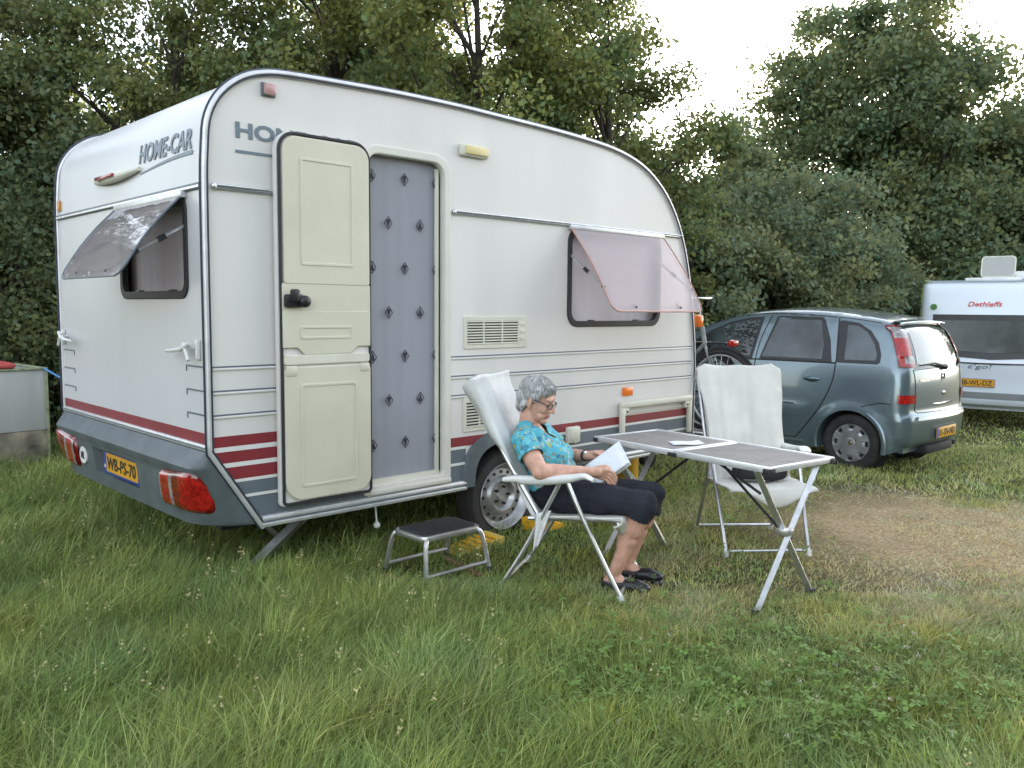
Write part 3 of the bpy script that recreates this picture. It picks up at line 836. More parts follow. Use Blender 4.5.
    for i in range(25):
        q = i / 24; y = 1.43 - 0.67 * q; zc = 2.125 - 0.012 * math.sin(q * PI); h = 0.034 * math.sin(PI * (0.08 + 0.84 * q)) ** 0.45 * (1 - 0.35 * q); d = 0.05 * math.sin(PI * (0.05 + 0.9 * q)) ** 0.5
        ring = []
        for k in range(12):
            a = 2 * PI * k / 12; zz = zc + h * math.sin(a); ring.append((prof_x(zz) - 0.5 * d * (1 + math.cos(a)) , y, zz))
        g.append(ring)
    mb.rings(g); bl = mb.build('high_brake_lamp', M['ivory'], t, 60)
    mb = MB(); mb.box((-0.056, 1.02, 2.108), (-0.03, 1.29, 2.128), 0.006); mb.build('brake_lens', mat('deep_red_lens', (0.30, 0.02, 0.03), 0.2, coat=0.6), bl)
    mb = MB(); mb.box((-0.012, 2.10, 2.01), (0.004, 2.135, 2.075), 0.004); mb.build('corner_reflector', mat('amber_reflector', (0.6, 0.25, 0.05), 0.3), t)
    for y0, s in ((0.07, 1), (2.10, -1)):
        mb = MB()
        mb.tube([(-0.045, y0 + s * 0.02, 1.245), (-0.055, y0 + s * 0.10, 1.215), (-0.06, y0 + s * 0.20, 1.205), (-0.05, y0 + s * 0.29, 1.20)], [0.011, 0.012, 0.010, 0.008], 8)
        mb.tube([(-0.05, y0 + s * 0.08, 1.245), (-0.052, y0 + s * 0.02, 1.165)], 0.009, 8); mb.box((-0.022, y0 - 0.004, 1.165), (0.0, y0 + 0.022, 1.262), 0.008); mb.tube([(0, y0 + s * 0.05, 1.22), (-0.055, y0 + s * 0.06, 1.22)], 0.010, 8)
        mb.build('grab_handle', M['whiteplastic'], t)
    # bumper
    def bx(z):
        "how far the bumper stands proud at height z"
        if z > 0.655: return -0.012 - (0.735 - z) / 0.08 * 0.07
        if z > 0.60: return -0.082 + (0.655 - z) / 0.055 * 0.022
        return -0.060 + (0.60 - z) / 0.24 * 0.03
    def corner(z):
        tt = max(0, min(1, (0.735 - z) / 0.385)); return 0.012 + 0.235 * tt, 0.05 + 0.27 * tt
    zs = [0.735, 0.715, 0.69, 0.67, 0.657, 0.648, 0.62, 0.60, 0.59, 0.585, 0.57, 0.54, 0.50, 0.46, 0.445, 0.44, 0.42, 0.40, 0.38, 0.366, 0.358]
    ys = [0.45, 0.6, 0.785, 0.80, 0.95, 1.1, 1.25, 1.4, 1.46, 1.475, 1.6, 1.75]
    def recess(y, z): return 0.045 if 0.799 <= y <= 1.461 and 0.441 <= z <= 0.5851 else 0.0
    def bump_x(y, z):
        xs, yc = corner(z); xo = bx(z)
        yy = y if y < W / 2 else W - y
        if yy >= yc: return xo
        q = 1 - yy / yc; return xo + (xs - xo) * (1 - (1 - q ** 2.4) ** (1 / 2.4))
    mb = MB(); g = []
    for z in zs:
        xs, yc = corner(z); xo = bx(z); row = []
        tuck = 0.02 if z == zs[-1] else 0
        for k in range(10):
            a = PI / 2 * k / 10; q = abs(math.cos(a)) ** (2 / 2.4); p = abs(math.sin(a)) ** (2 / 2.4)
            row.append((xs - (xs - xo) * p + tuck, yc * (1 - q) - 0.003, z))
        for y in ys: row.append((xo + recess(y, z) + tuck, y, z))
        for k in range(10, -1, -1):
            a = PI / 2 * k / 10; q = abs(math.cos(a)) ** (2 / 2.4); p = abs(math.sin(a)) ** (2 / 2.4)
            row.append((xs - (xs - xo) * p + tuck, W - yc * (1 - q) + 0.003, z))
        g.append(row)
    g.append([(0.25, p[1], 0.358) for p in g[-1]])
    mb.grid(g)
    bump = mb.build('rear_bumper', M['bumper'], t, 45)
    # tail lamp clusters following the bumper
    for far in (0, 1):
        mb = MB(); ol = []
        y0, y1, z0, z1 = 0.030, 0.435, 0.425, 0.635
        nu, nv = 64, 12; g = []
        for i in range(nu + 1):
            u = i / nu; y = y0 + (y1 - y0) * u; e = min(1, min(u, 1 - u) / 0.10); sh = (1 - (1 - e) ** 2.2) ** (1 / 2.2) if e < 1 else 1
            zt = z1 - 0.012 + 0.012 * math.cos(u * PI); zb = z0 + 0.0; zm, hh = (zt + zb) / 2, (zt - zb) / 2 * (0.35 + 0.65 * sh)
            row = []
            for j in range(nv + 1):
                v = -1 + 2 * j / nv; z = zm + hh * v
                pr = 0.030 * (1 - abs(v) ** 4) ** 0.5 * (0.25 + 0.75 * sh) + 0.001
                row.append((bump_x(y, z) - pr, (y if not far else W - y), z))
            g.append(row)
        def seg(u):
            if u > 0.95: return 0
            if u > 0.885: return 2
            if u > 0.64: return 1
            if u > 0.55: return 2
            if u > 0.36: return 0
            return 1
        fs = []; mis = []
        b = len(mb.v)
        for i in range(nu):
            for j in range(nv):
                fs.append((i * (nv + 1) + j, (i + 1) * (nv + 1) + j, (i + 1) * (nv + 1) + j + 1, i * (nv + 1) + j + 1)); mis.append(seg((i + 0.5) / nu) if 0 < j < nv - 1 else 0)
        mb.v = [p for r in g for p in r]; mb.f = fs; mb.mi = mis
        mb.build('tail_lamp', [M['redlens'], M['redlens2'], M['clearlens']], t, 50)
    # number plate
    mb = MB(); mb.box((-0.036, 0.815, 0.452), (-0.028, 1.345, 0.575), 0.003, mi=0); pl = mb.build('number_plate', M['blue'], t)
    mb = MB(); mb.box((-0.0385, 0.818, 0.466), (-0.034, 1.298, 0.573)); mb.build('plate_face', M['plate'], pl)
    vs, fs = fit_text('WB-PS-70', 0.44, 0.072, bold=0.012)
    mb = MB(); mb.add([(-0.040 - c, 1.283 - a, 0.483 + b) for a, b, c in vs], fs); mb.build('plate_lettering', M['ink'], pl, None)
    vs, fs = fit_text('NL', 0.028, 0.018); mb = MB(); mb.add([(-0.038 - c, 1.337 - a, 0.485 + b) for a, b, c in vs], fs); mb.build('plate_country_code', M['whiteline'], pl, None)
    vs, fs = fit_text('NL', 0.06, 0.042, bold=0.01)
    mb = MB(); g = [(0.066, 0.05)]
    mb.add([(bx(0.52) - 0.006, 1.655 + 0.065 * math.cos(2 * PI * k / 28), 0.515 + 0.052 * math.sin(2 * PI * k / 28)) for k in range(28)] + [(bx(0.52) + 0.01, 1.655 + 0.065 * math.cos(2 * PI * k / 28), 0.515 + 0.052 * math.sin(2 * PI * k / 28)) for k in range(28)],
           [tuple(range(28))] + [(k, (k + 1) % 28, 28 + (k + 1) % 28, 28 + k) for k in range(28)])
    st = mb.build('country_sticker', M['whiteline'], t, None)
    mb = MB(); mb.add([(bx(0.52) - 0.008 - c, 1.685 - a, 0.494 + b) for a, b, c in vs], fs); mb.build('sticker_lettering', M['ink'], st, None)
    # corner steadies
    for x0, y0, x1, y1, zf in ((0.72, 0.30, 0.33, 0.30, 0.02), (0.72, W - 0.3, 0.33, W - 0.3, 0.0), (3.3, 0.30, 3.7, 0.30, gz(3.7)), (3.3, W - 0.3, 3.7, W - 0.3, gz(3.7))):
        mb = MB(); mb.tube([(x0, y0, 0.31), (x1, y1, zf + 0.01)], 0.034, 4, flat=0.6); mb.tube([((x0 + x1) / 2, y0 + 0.03, 0.17), (x1 + (x0 - x1) * 0.1, y0 + 0.03, 0.33)], 0.018, 6)
        mb.box((x1 - 0.07, y1 - 0.05, zf - 0.005), (x1 + 0.07, y1 + 0.05, zf + 0.012), 0.003)
        mb.build('corner_steady', M['steel'], t, 30)
    mb = MB(); mb.ell((1.02, 0.12, 0.19), (0.02, 0.02, 0.02)); mb.tube([(1.02, 0.12, 0.19), (1.02, 0.14, 0.34)], 0.006, 6); mb.build('drain_cap', M['whiteplastic'], t)
    return t
make_caravan()

# ------------------------------------------------------------------ blue-grey family car
def make_car():
    t = thing('parked_car', 'blue-grey compact family car with rear hatch, parked behind the covered chair', 'car', (7.635, 0.033, -0.241), math.radians(89.5))
    # local: +X forward, +Y the car's left side, origin under the rear axle
    SIL = [(-0.64, 0.30), (-0.685, 0.36), (-0.70, 0.46), (-0.705, 0.56), (-0.69, 0.62), (-0.668, 0.66), (-0.665, 0.80), (-0.66, 0.95), (-0.64, 1.08), (-0.60, 1.20), (-0.54, 1.33), (-0.47, 1.45), (-0.41, 1.53), (-0.37, 1.575), (-0.30, 1.60),
           (-0.15, 1.622), (0.15, 1.645), (0.5, 1.66), (0.85, 1.663), (1.2, 1.645), (1.5, 1.60), (1.8, 1.51), (2.05, 1.395), (2.25, 1.27), (2.42, 1.165), (2.52, 1.11), (2.75, 1.03), (3.0, 0.93), (3.18, 0.82), (3.27, 0.70), (3.31, 0.55), (3.30, 0.38), (3.24, 0.26)]
    SIL = [(l * 0.82 if l < 0 else l, z - (0.045 * max(0, min(1, (0.5 - l) / 0.9)) if z > 1.5 else 0)) for l, z in SIL]
    SILS = catmull(SIL, 3)
    def arch(xc, r, n=18): return [(xc + r * math.cos(a), 0.30 + r * math.sin(a)) for a in np.linspace(-0.25, PI + 0.25, n)]
    bot = [(2.99, 0.22)] + arch(2.63, 0.345) + [(2.2, 0.215), (0.42, 0.215)] + arch(0.0, 0.345) + [(-0.42, 0.24)]
    poly = dense(SILS, 0.06) if False else list(SILS) + bot
    R0 = 0.13
    def half(l, z, d):
        if z < 0.55: wz = 0.825 + 0.02 * (z - 0.2) / 0.35
        elif z < 1.08: wz = 0.845 - 0.035 * ((z - 0.55) / 0.53) ** 2
        else: wz = 0.81 - 0.20 * ((z - 1.08) / 0.58) ** 1.15
        if z > 1.08: wz -= 0.004
        wz -= 0.10 * max(0, (l - 2.3) / 1.0) ** 2 + 0.10 * max(0, (-0.1 - l) / 0.6) ** 2
        # side crease and swage
        wz += 0.012 * math.exp(-((z - 0.60) / 0.03) ** 2) if z < 0.66 and 0.45 < l < 2.2 else 0
        # arch flares
        for xc in (0.0, 2.63):
            q = math.hypot(l - xc, z - 0.30)
            if 0.33 < q < 0.47: wz += 0.018 * math.sin(PI * min(1, max(0, (0.45 - q) / 0.12)) * 0.5)
        rad = R0 if z < 1.2 else 0.10
        if d < rad: wz -= rad - math.sqrt(max(0, rad * rad - (rad - d) ** 2))
        return wz
    def dsil(l, z): return segd(l, z, SILS, closed=False)
    def sp(l, z, o=0.0, sgn=1):
        e = 0.004
        f = lambda a, b: half(a, b, dsil(a, b))
        y = f(l, z)
        if o:
            gx = (f(l + e, z) - f(l - e, z)) / (2 * e); gz_ = (f(l, z + e) - f(l, z - e)) / (2 * e)
            n = Vector((-gx, 1, -gz_)).normalized(); p = Vector((l, y, z)) + n * o
        else: p = Vector((l, y, z))
        return (p.x, p.y * sgn, p.z)
    # inset rings for smooth edges
    extra = []
    for i in range(len(SILS)):
        a = SILS[max(0, i - 1)]; b = SILS[min(len(SILS) - 1, i + 1)]
        dx, dz = b[0] - a[0], b[1] - a[1]; L = math.hypot(dx, dz)
        for dd in (0.006, 0.02, 0.042, 0.07, 0.10, 0.135):
            extra.append((SILS[i][0] + dz / L * dd, SILS[i][1] - dx / L * dd))
    extra = [e for e in extra if dsil(*e) > 0.004]
    for xc in (0.0, 2.63):
        for r in (0.37, 0.40, 0.43, 0.46):
            extra += [(xc + r * math.cos(a), 0.30 + r * math.sin(a)) for a in np.linspace(-0.1, PI + 0.1, 34)]
    vs, fs = patch2d(poly, 0.07, extra)
    mb = MB()
    for sgn in (1, -1): mb.add([sp(l, z, 0, sgn) for l, z in vs], fs)
    # centre band over rear, roof, bonnet and nose
    def bulge(l, z, v):
        rear = max(0, min(1, (-0.25 - l) / 0.3)); front = max(0, min(1, (l - 2.9) / 0.3)); top = 1 - rear - front
        q = 1 - v * v
        return Vector((-0.055 * rear + 0.16 * front, 0, 0.035 * top)) * q
    def band(i, v):
        l, z = SILS[i]; we = half(l, z, 0.0); b = bulge(l, z, v); return Vector((l + b.x, v * we, z + b.z))
    NV = 16; g = [[tuple(band(i, -1 + 2 * j / NV)) for j in range(NV + 1)] for i in range(len(SILS))]
    mb.grid(g)
    # underside
    mb.box((-0.5, -0.70, 0.24), (3.1, 0.70, 0.30))
    body = mb.build('body', M['carpaint'], t, 50, merge=0.0012)
    def rear_pt(v, z, o=0.0):
        "v = lateral metres, on the rear face"
        for a, b in zip(SILS, SILS[1:]):
            if a[1] <= z <= b[1] and a[0] < -0.2:
                q = (z - a[1]) / max(1e-6, b[1] - a[1]); l = a[0] + (b[0] - a[0]) * q; break
        we = half(l, z, 0.0); vv = max(-1, min(1, v / we)); b = bulge(l, z, vv)
        return (l + b.x - o, v, z + b.z + (o * 0.4 if z > 1.1 else 0))
    def spatch(name, poly, m, o, parent=t, both=True, step=0.06, rim=0.0):
        out = dense(poly, 0.05); v2, f2 = patch2d(out, step)
        obs = []
        for sgn in ((1, -1) if both else (1,)):
            mb = MB(); mb.add([sp(l, z, o, sgn) for l, z in v2], f2)
            n = len(out); mb.add([sp(l, z, o, sgn) for l, z in out] + [sp(l, z, -0.004, sgn) for l, z in out], [(k, (k + 1) % n, n + (k + 1) % n, n + k) for k in range(n)])
            obs.append(mb.build(name, m, parent, 50, merge=0.0005))
        return obs
    def rpatch(name, poly, m, o, parent=t, step=0.06):
        out = dense(poly, 0.05); v2, f2 = patch2d(out, step); mb = MB()
        mb.add([rear_pt(v, z, o) for v, z in v2], f2); n = len(out)
        mb.add([rear_pt(v, z, o) for v, z in out] + [rear_pt(v, z, -0.005) for v, z in out], [(k, (k + 1) % n, n + (k + 1) % n, n + k) for k in range(n)])
        return mb.build(name, m, parent, 50, merge=0.0005)
    def rnd(poly, n=5): return catmull(poly, n, closed=True)
    # side windows: black surround with the glass a little proud
    spatch('window_surround', [(0.19, 1.125), (0.245, 1.545), (0.20, 1.56), (0.02, 1.535), (-0.12, 1.46), (-0.22, 1.34), (-0.265, 1.22), (-0.265, 1.145), (-0.24, 1.125)], M['black'], 0.003)
    spatch('window', [(0.10, 1.155), (0.13, 1.51), (0.02, 1.505), (-0.09, 1.44), (-0.18, 1.33), (-0.225, 1.22), (-0.22, 1.16)], M['carglass'], 0.006)
    spatch('window_surround', [(0.235, 1.125), (0.29, 1.35), (0.39, 1.56), (0.43, 1.59), (0.92, 1.60), (0.96, 1.585), (1.08, 1.125)], M['black'], 0.003)
    spatch('window', [(0.345, 1.15), (0.35, 1.30), (0.43, 1.555), (0.93, 1.565), (1.05, 1.15)], M['carglass'], 0.006)
    spatch('window_surround', [(1.17, 1.12), (1.12, 1.585), (1.30, 1.575), (1.55, 1.52), (1.80, 1.41), (2.02, 1.275), (2.20, 1.14), (2.18, 1.11)], M['black'], 0.003)
    spatch('window', [(1.20, 1.15), (1.155, 1.555), (1.30, 1.545), (1.55, 1.49), (1.80, 1.375), (1.98, 1.26), (2.10, 1.145)], M['carglass'], 0.006)
    # belt line trim and door gaps
    def line(pts, r, name='door_gap', m=M['black'], sg=(1, -1), o=0.0):
        for sgn in sg:
            mb = MB(); mb.tube([sp(l, z, o, sgn) for l, z in catmull(pts, 5)], r, 6); mb.build(name, m, t)
    line([(0.19, 1.118), (0.6, 1.118), (1.1, 1.115), (1.6, 1.108), (2.18, 1.10)], 0.009, 'belt_trim', M['rubber'])
    line([(0.245, 1.58), (0.20, 1.35), (0.19, 1.12), (0.20, 0.95), (0.26, 0.78), (0.36, 0.60), (0.48, 0.44), (0.56, 0.34), (0.60, 0.30)], 0.0065)
    line([(1.03, 1.60), (1.10, 1.36), (1.125, 1.1), (1.12, 0.7), (1.10, 0.34)], 0.0065)
    line([(0.60, 0.30), (1.1, 0.30), (2.1, 0.30), (2.2, 0.34), (2.24, 0.6), (2.22, 0.95), (2.18, 1.10)], 0.0055)
    line([(0.62, 0.665), (0.9, 0.668), (1.05, 0.67)], 0.010, 'door_moulding', M['carpaint'], o=0.004); line([(1.18, 0.672), (1.6, 0.675), (2.15, 0.68)], 0.010, 'door_moulding', M['carpaint'], o=0.004)
    line([(0.5, 0.262), (1.1, 0.258), (2.12, 0.262)], 0.016, 'sill', M['carpaint'], o=0.0)
    line([(-0.40, 0.735), (-0.30, 0.74), (-0.18, 0.71), (-0.12, 0.69)], 0.005, 'bumper_gap')
    line([(-0.2, 1.54), (0.2, 1.59), (0.9, 1.63), (1.4, 1.60), (1.75, 1.51)], 0.008, 'roof_channel', M['black'], o=-0.004)
    for lx in (0.43, 1.30):
        for sgn in (1, -1):
            mb = MB(); p = sp(lx, 0.935, 0.0, sgn); mb.ell((p[0], p[1] - sgn * 0.010, p[2]), (0.085, 0.022, 0.035))
            hd = mb.build('door_handle_cup', mat('shaded_cup' if False else 'door_cup_paint', (0.12, 0.18, 0.21), 0.35, metal=0.5), t)
            mb = MB(); mb.tube([(p[0] - 0.085, p[1], p[2] + 0.008), (p[0] - 0.04, p[1] + sgn * 0.028, p[2] + 0.012), (p[0] + 0.04, p[1] + sgn * 0.028, p[2] + 0.010), (p[0] + 0.09, p[1], p[2] + 0.004)], 0.014, 8); mb.build('door_handle', M['carpaint'], t)
    # wheel arch flares, wheels
    for xc in (0.0, 2.63):
        for sgn in (1, -1):
            mb = MB(); ang = np.linspace(-0.2, PI + 0.2, 40)
            mb.grid([[(xc + r * math.cos(a), sgn * yy, 0.30 + r * math.sin(a)) for a in ang] for r, yy in ((0.395, 0.842), (0.385, 0.855), (0.355, 0.860), (0.342, 0.850), (0.34, 0.60))])
            mb.build('wheel_arch', M['carpaint'], t, 50)
            mb = MB(); mb.lathe([(0.34, 0.60), (0.0005, 0.58)], (xc, 0, 0.30), 'y', 32, cap=False) if sgn > 0 else mb.lathe([(0.34, -0.60), (0.0005, -0.58)], (xc, 0, 0.30), 'y', 32, cap=False)
            mb.build('wheel_housing', M['dark'], t)
            c = (xc, sgn * 0.80, 0.30)
            pr = [(0.19, -0.17), (0.24, -0.185), (0.285, -0.18), (0.300, -0.165), (0.303, -0.10), (0.303, -0.05), (0.298, -0.015), (0.28, 0.0), (0.245, 0.006), (0.212, 0.0), (0.20, -0.015)]
            mb = MB(); mb.lathe([(r, h * sgn) for r, h in pr], c, 'y', 48, close=True); wh = mb.build('wheel', M['tyre'], t)
            # wheel cover with eight broad spokes and dark windows
            mb = MB(); NU = 96; rad = [0.0005, 0.045, 0.05, 0.06, 0.10, 0.125, 0.150, 0.178, 0.192, 0.200, 0.205]
            g = []
            for k in range(NU):
                a = 2 * PI * k / NU; row = []
                s_ = math.cos(8 * a)
                for r in rad:
                    h = -0.004 - 0.010 * (r / 0.2) ** 2 * 0 + 0.004 * math.sin(r * 15)
                    if 0.13 < r < 0.19 and s_ > 0.35: h -= 0.022
                    if r <= 0.045: h += 0.004
                    if r >= 0.2: h -= 0.012
                    row.append((c[0] + r * math.cos(a), c[1] + sgn * h, c[2] + r * math.sin(a)))
                g.append(row)
            mis = []
            mb.grid(g, close_u=True); mb.build('wheel_cover', M['rim'], wh, 40)
            mb = MB()
            for k in range(8):
                a0 = 2 * PI * k / 8
                q = [(0.148, -0.20), (0.178, -0.17), (0.178, 0.17), (0.148, 0.20), (0.135, 0.12), (0.135, -0.12)]
                mb.add([(c[0] + r * math.cos(a0 + da * 0.8), c[1] + sgn * (-0.021), c[2] + r * math.sin(a0 + da * 0.8)) for r, da in q], [tuple(range(6))])
            mb.build('cover_opening', M['black'], wh, None)
            mb = MB(); mb.lathe([(0.0005, 0.008 * sgn), (0.02, 0.008 * sgn), (0.024, 0.003 * sgn)], c, 'y', 20); mb.build('hub_cap', M['chrome'], wh)
    # rear lamps wrap round the pillar
    def lamp(name, zs_, w_side, w_rear, mats, mf, o=0.012):
        for sgn in (1, -1):
            mb = MB(); g = []
            for z in zs_:
                row = []
                l0 = rear_pt(0.5, z)[0]
                for a, b in zip(SILS, SILS[1:]):
                    if a[1] <= z <= b[1] and a[0] < -0.2: l0 = a[0] + (b[0] - a[0]) * (z - a[1]) / max(1e-6, b[1] - a[1]); break
                ws, wr = w_side(z), w_rear(z); we = half(l0, z, 0.0)
                n1 = 9
                for k in range(n1): row.append(sp(l0 + ws * (1 - k / n1) ** 1.6 + 0.001, z, o, sgn))
                for k in range(5): 
                    p = rear_pt((we - wr * k / 4), z, o); row.append((p[0], p[1] * sgn, p[2]))
                g.append(row)
            nvv = len(g[0]); b = 0; fs = []; mi = []
            for i in range(len(g) - 1):
                for j in range(nvv - 1):
                    fs.append((i * nvv + j, (i + 1) * nvv + j, (i + 1) * nvv + j + 1, i * nvv + j + 1)); mi.append(mf((zs_[i] + zs_[i + 1]) / 2, j))
            mb.v = [p for r in g for p in r]; mb.f = fs; mb.mi = mi
            mb.build(name, mats, t, 50)
    lz = list(np.linspace(1.10, 1.515, 24))
    lamp('tail_lamp', lz, lambda z: 0.080, lambda z: 0.035, [M['redlens2'], M['clearlens'], M['redlens']], lambda z, j: 2 if (j < 1 or z > 1.505 or z < 1.115) else (1 if z > 1.385 or (z < 1.215 and z > 1.135 and j > 3) else 0))
    lamp('lower_reflector', [0.745, 0.76, 0.79, 0.82, 0.83], lambda z: 0.085, lambda z: 0.05, [M['redlens2']], lambda z, j: 0)
    # tailgate
    rpatch('tailgate_surround', [(0.60, 1.085), (0.50, 1.505), (-0.50, 1.505), (-0.60, 1.085)], M['carglass'], 0.003)
    rpatch('rear_window', [(0.535, 1.13), (0.465, 1.475), (-0.465, 1.475), (-0.535, 1.13), (-0.3, 1.105), (0.3, 1.105)], M['carglass2'], 0.006)
    mb = MB(); mb.tube([rear_pt(-0.02, 1.09, 0.03), rear_pt(0.25, 1.12, 0.035), rear_pt(0.46, 1.115, 0.025)], [0.016, 0.010, 0.006], 6); mb.ell(rear_pt(-0.03, 1.085, 0.02), (0.03, 0.04, 0.03)); mb.build('rear_wiper', M['black'], t)
    mb = MB()
    g = []
    for v in np.linspace(-0.58, 0.58, 21):
        p0 = rear_pt(v, 1.51, 0.0); g.append([(p0[0] + 0.05, v, 1.558 + 0.02 * (1 - (v / .58) ** 2)), (p0[0] - 0.045, v, 1.543 + 0.02 * (1 - (v / .58) ** 2)), (p0[0] - 0.05, v, 1.532 + 0.02 * (1 - (v / .58) ** 2)), (p0[0] + 0.02, v, 1.51)])
    mb.grid(g); mb.build('spoiler', M['carpaint'], t, 40)
    def rline(pts, r, name, m, o=0.0):
        mb = MB(); mb.tube([rear_pt(v, z, o) for v, z in catmull(pts, 5)], r, 6); mb.build(name, m, t)
    rline([(0.615, 1.08), (0.60, 0.95), (0.60, 0.75), (0.59, 0.66), (0.4, 0.645), (0, 0.64), (-0.4, 0.645), (-0.59, 0.66), (-0.60, 0.75), (-0.60, 0.95), (-0.615, 1.08)], 0.005, 'tailgate_gap', M['black'])
    rline([(0.60, 1.075), (0.3, 1.08), (0, 1.082), (-0.3, 1.08), (-0.60, 1.075)], 0.004, 'tailgate_gap', M['black'])
    rpatch('bumper_step', [(0.62, 0.575), (0.60, 0.61), (-0.60, 0.61), (-0.62, 0.575)], M['carpaint'], 0.022)
    rpatch('plate_recess', [(0.30, 0.355), (0.30, 0.495), (-0.30, 0.495), (-0.30, 0.355)], M['bumper'], 0.004)
    rline([(0.25, 0.715), (0, 0.71), (-0.25, 0.715)], 0.012, 'tailgate_grip', M['chrome'], 0.004)
    mb = MB(); mb.lathe([(0.035, 0.0), (0.043, 0.008), (0.050, 0.0)], (rear_pt(0, 0.98)[0] - 0.004, 0, 0.98), 'x', 28, cap=False)
    mb.tube([(rear_pt(0, 0.98)[0] - 0.008, 0.036, 0.985), (rear_pt(0, 0.98)[0] - 0.008, 0.005, 0.985), (rear_pt(0, 0.98)[0] - 0.008, -0.005, 0.975), (rear_pt(0, 0.98)[0] - 0.008, -0.036, 0.975)], 0.007, 6); mb.build('emblem', M['chrome'], t)
    mb = MB(); mb.box((rear_pt(0, .82)[0] - 0.012, -0.03, 0.80), (rear_pt(0, .82)[0], 0.03, 0.84), 0.01); mb.build('tailgate_lock', M['chrome'], t)
    # plate
    px = rear_pt(0.26, 0.42, 0.0)[0] - 0.03
    mb = MB(); mb.box((px - 0.006, -0.26, 0.368), (px, 0.26, 0.478), 0.003); pl = mb.build('number_plate', M['plate'], t)
    mb = MB(); mb.box((px - 0.008, 0.215, 0.370), (px - 0.005, 0.259, 0.476)); mb.build('plate_band', M['blue'], pl)
    mb = MB(); vs_, fs_ = fit_text('01-SN-ND', 0.42, 0.07, bold=0.01); mb.add([(px - 0.007 - c, 0.20 - a, 0.388 + b) for a, b, c in vs_], fs_); mb.build('plate_lettering', M['ink'], pl, None)
    mb = MB(); vs_, fs_ = fit_text('MERIVA', 0.17, 0.024); mb.add([(rear_pt(0.5 - a, 0.955 + b)[0] - 0.005 - c, 0.52 - a, 0.955 + b) for a, b, c in vs_], fs_); mb.build('badge_lettering', M['chrome'], t, None)
    # windscreen
    mb = MB(); ii = [i for i, p in enumerate(SILS) if 1.55 < p[0] < 2.48]
    mb.grid([[tuple(band(i, v) + Vector((0.004, 0, 0.004))) for v in np.linspace(-0.86, 0.86, 13)] for i in ii]); mb.build('windscreen', M['carglass'], t)
    for sgn in (1, -1):
        mb = MB(); p = sp(2.06, 1.12, 0, sgn); mb.ell((p[0], p[1] + sgn * 0.13, p[2] + 0.06), (0.06, 0.10, 0.07)); mb.tube([p, (p[0], p[1] + sgn * 0.08, p[2] + 0.02)], 0.02, 6); mb.build('wing_mirror', M['carpaint'], t)
        mb = MB(); mb.ell((3.10, sgn * 0.56, 0.72), (0.14, 0.16, 0.09)); mb.build('headlight', M['clearlens'], t)
    mb = MB(); mb.tube([(0.02, 0.3, 1.62), (-0.25, 0.3, 1.74)], 0.004, 5); mb.build('aerial', M['black'], t)
    mb = MB(); mb.tube([(-0.45, -0.45, 0.26), (-0.58, -0.45, 0.25)], 0.025, 10); mb.box((-0.60, -0.35, 0.2), (-0.2, 0.35, 0.3), 0.03); mb.build('exhaust', M['dark'], t)
make_car()

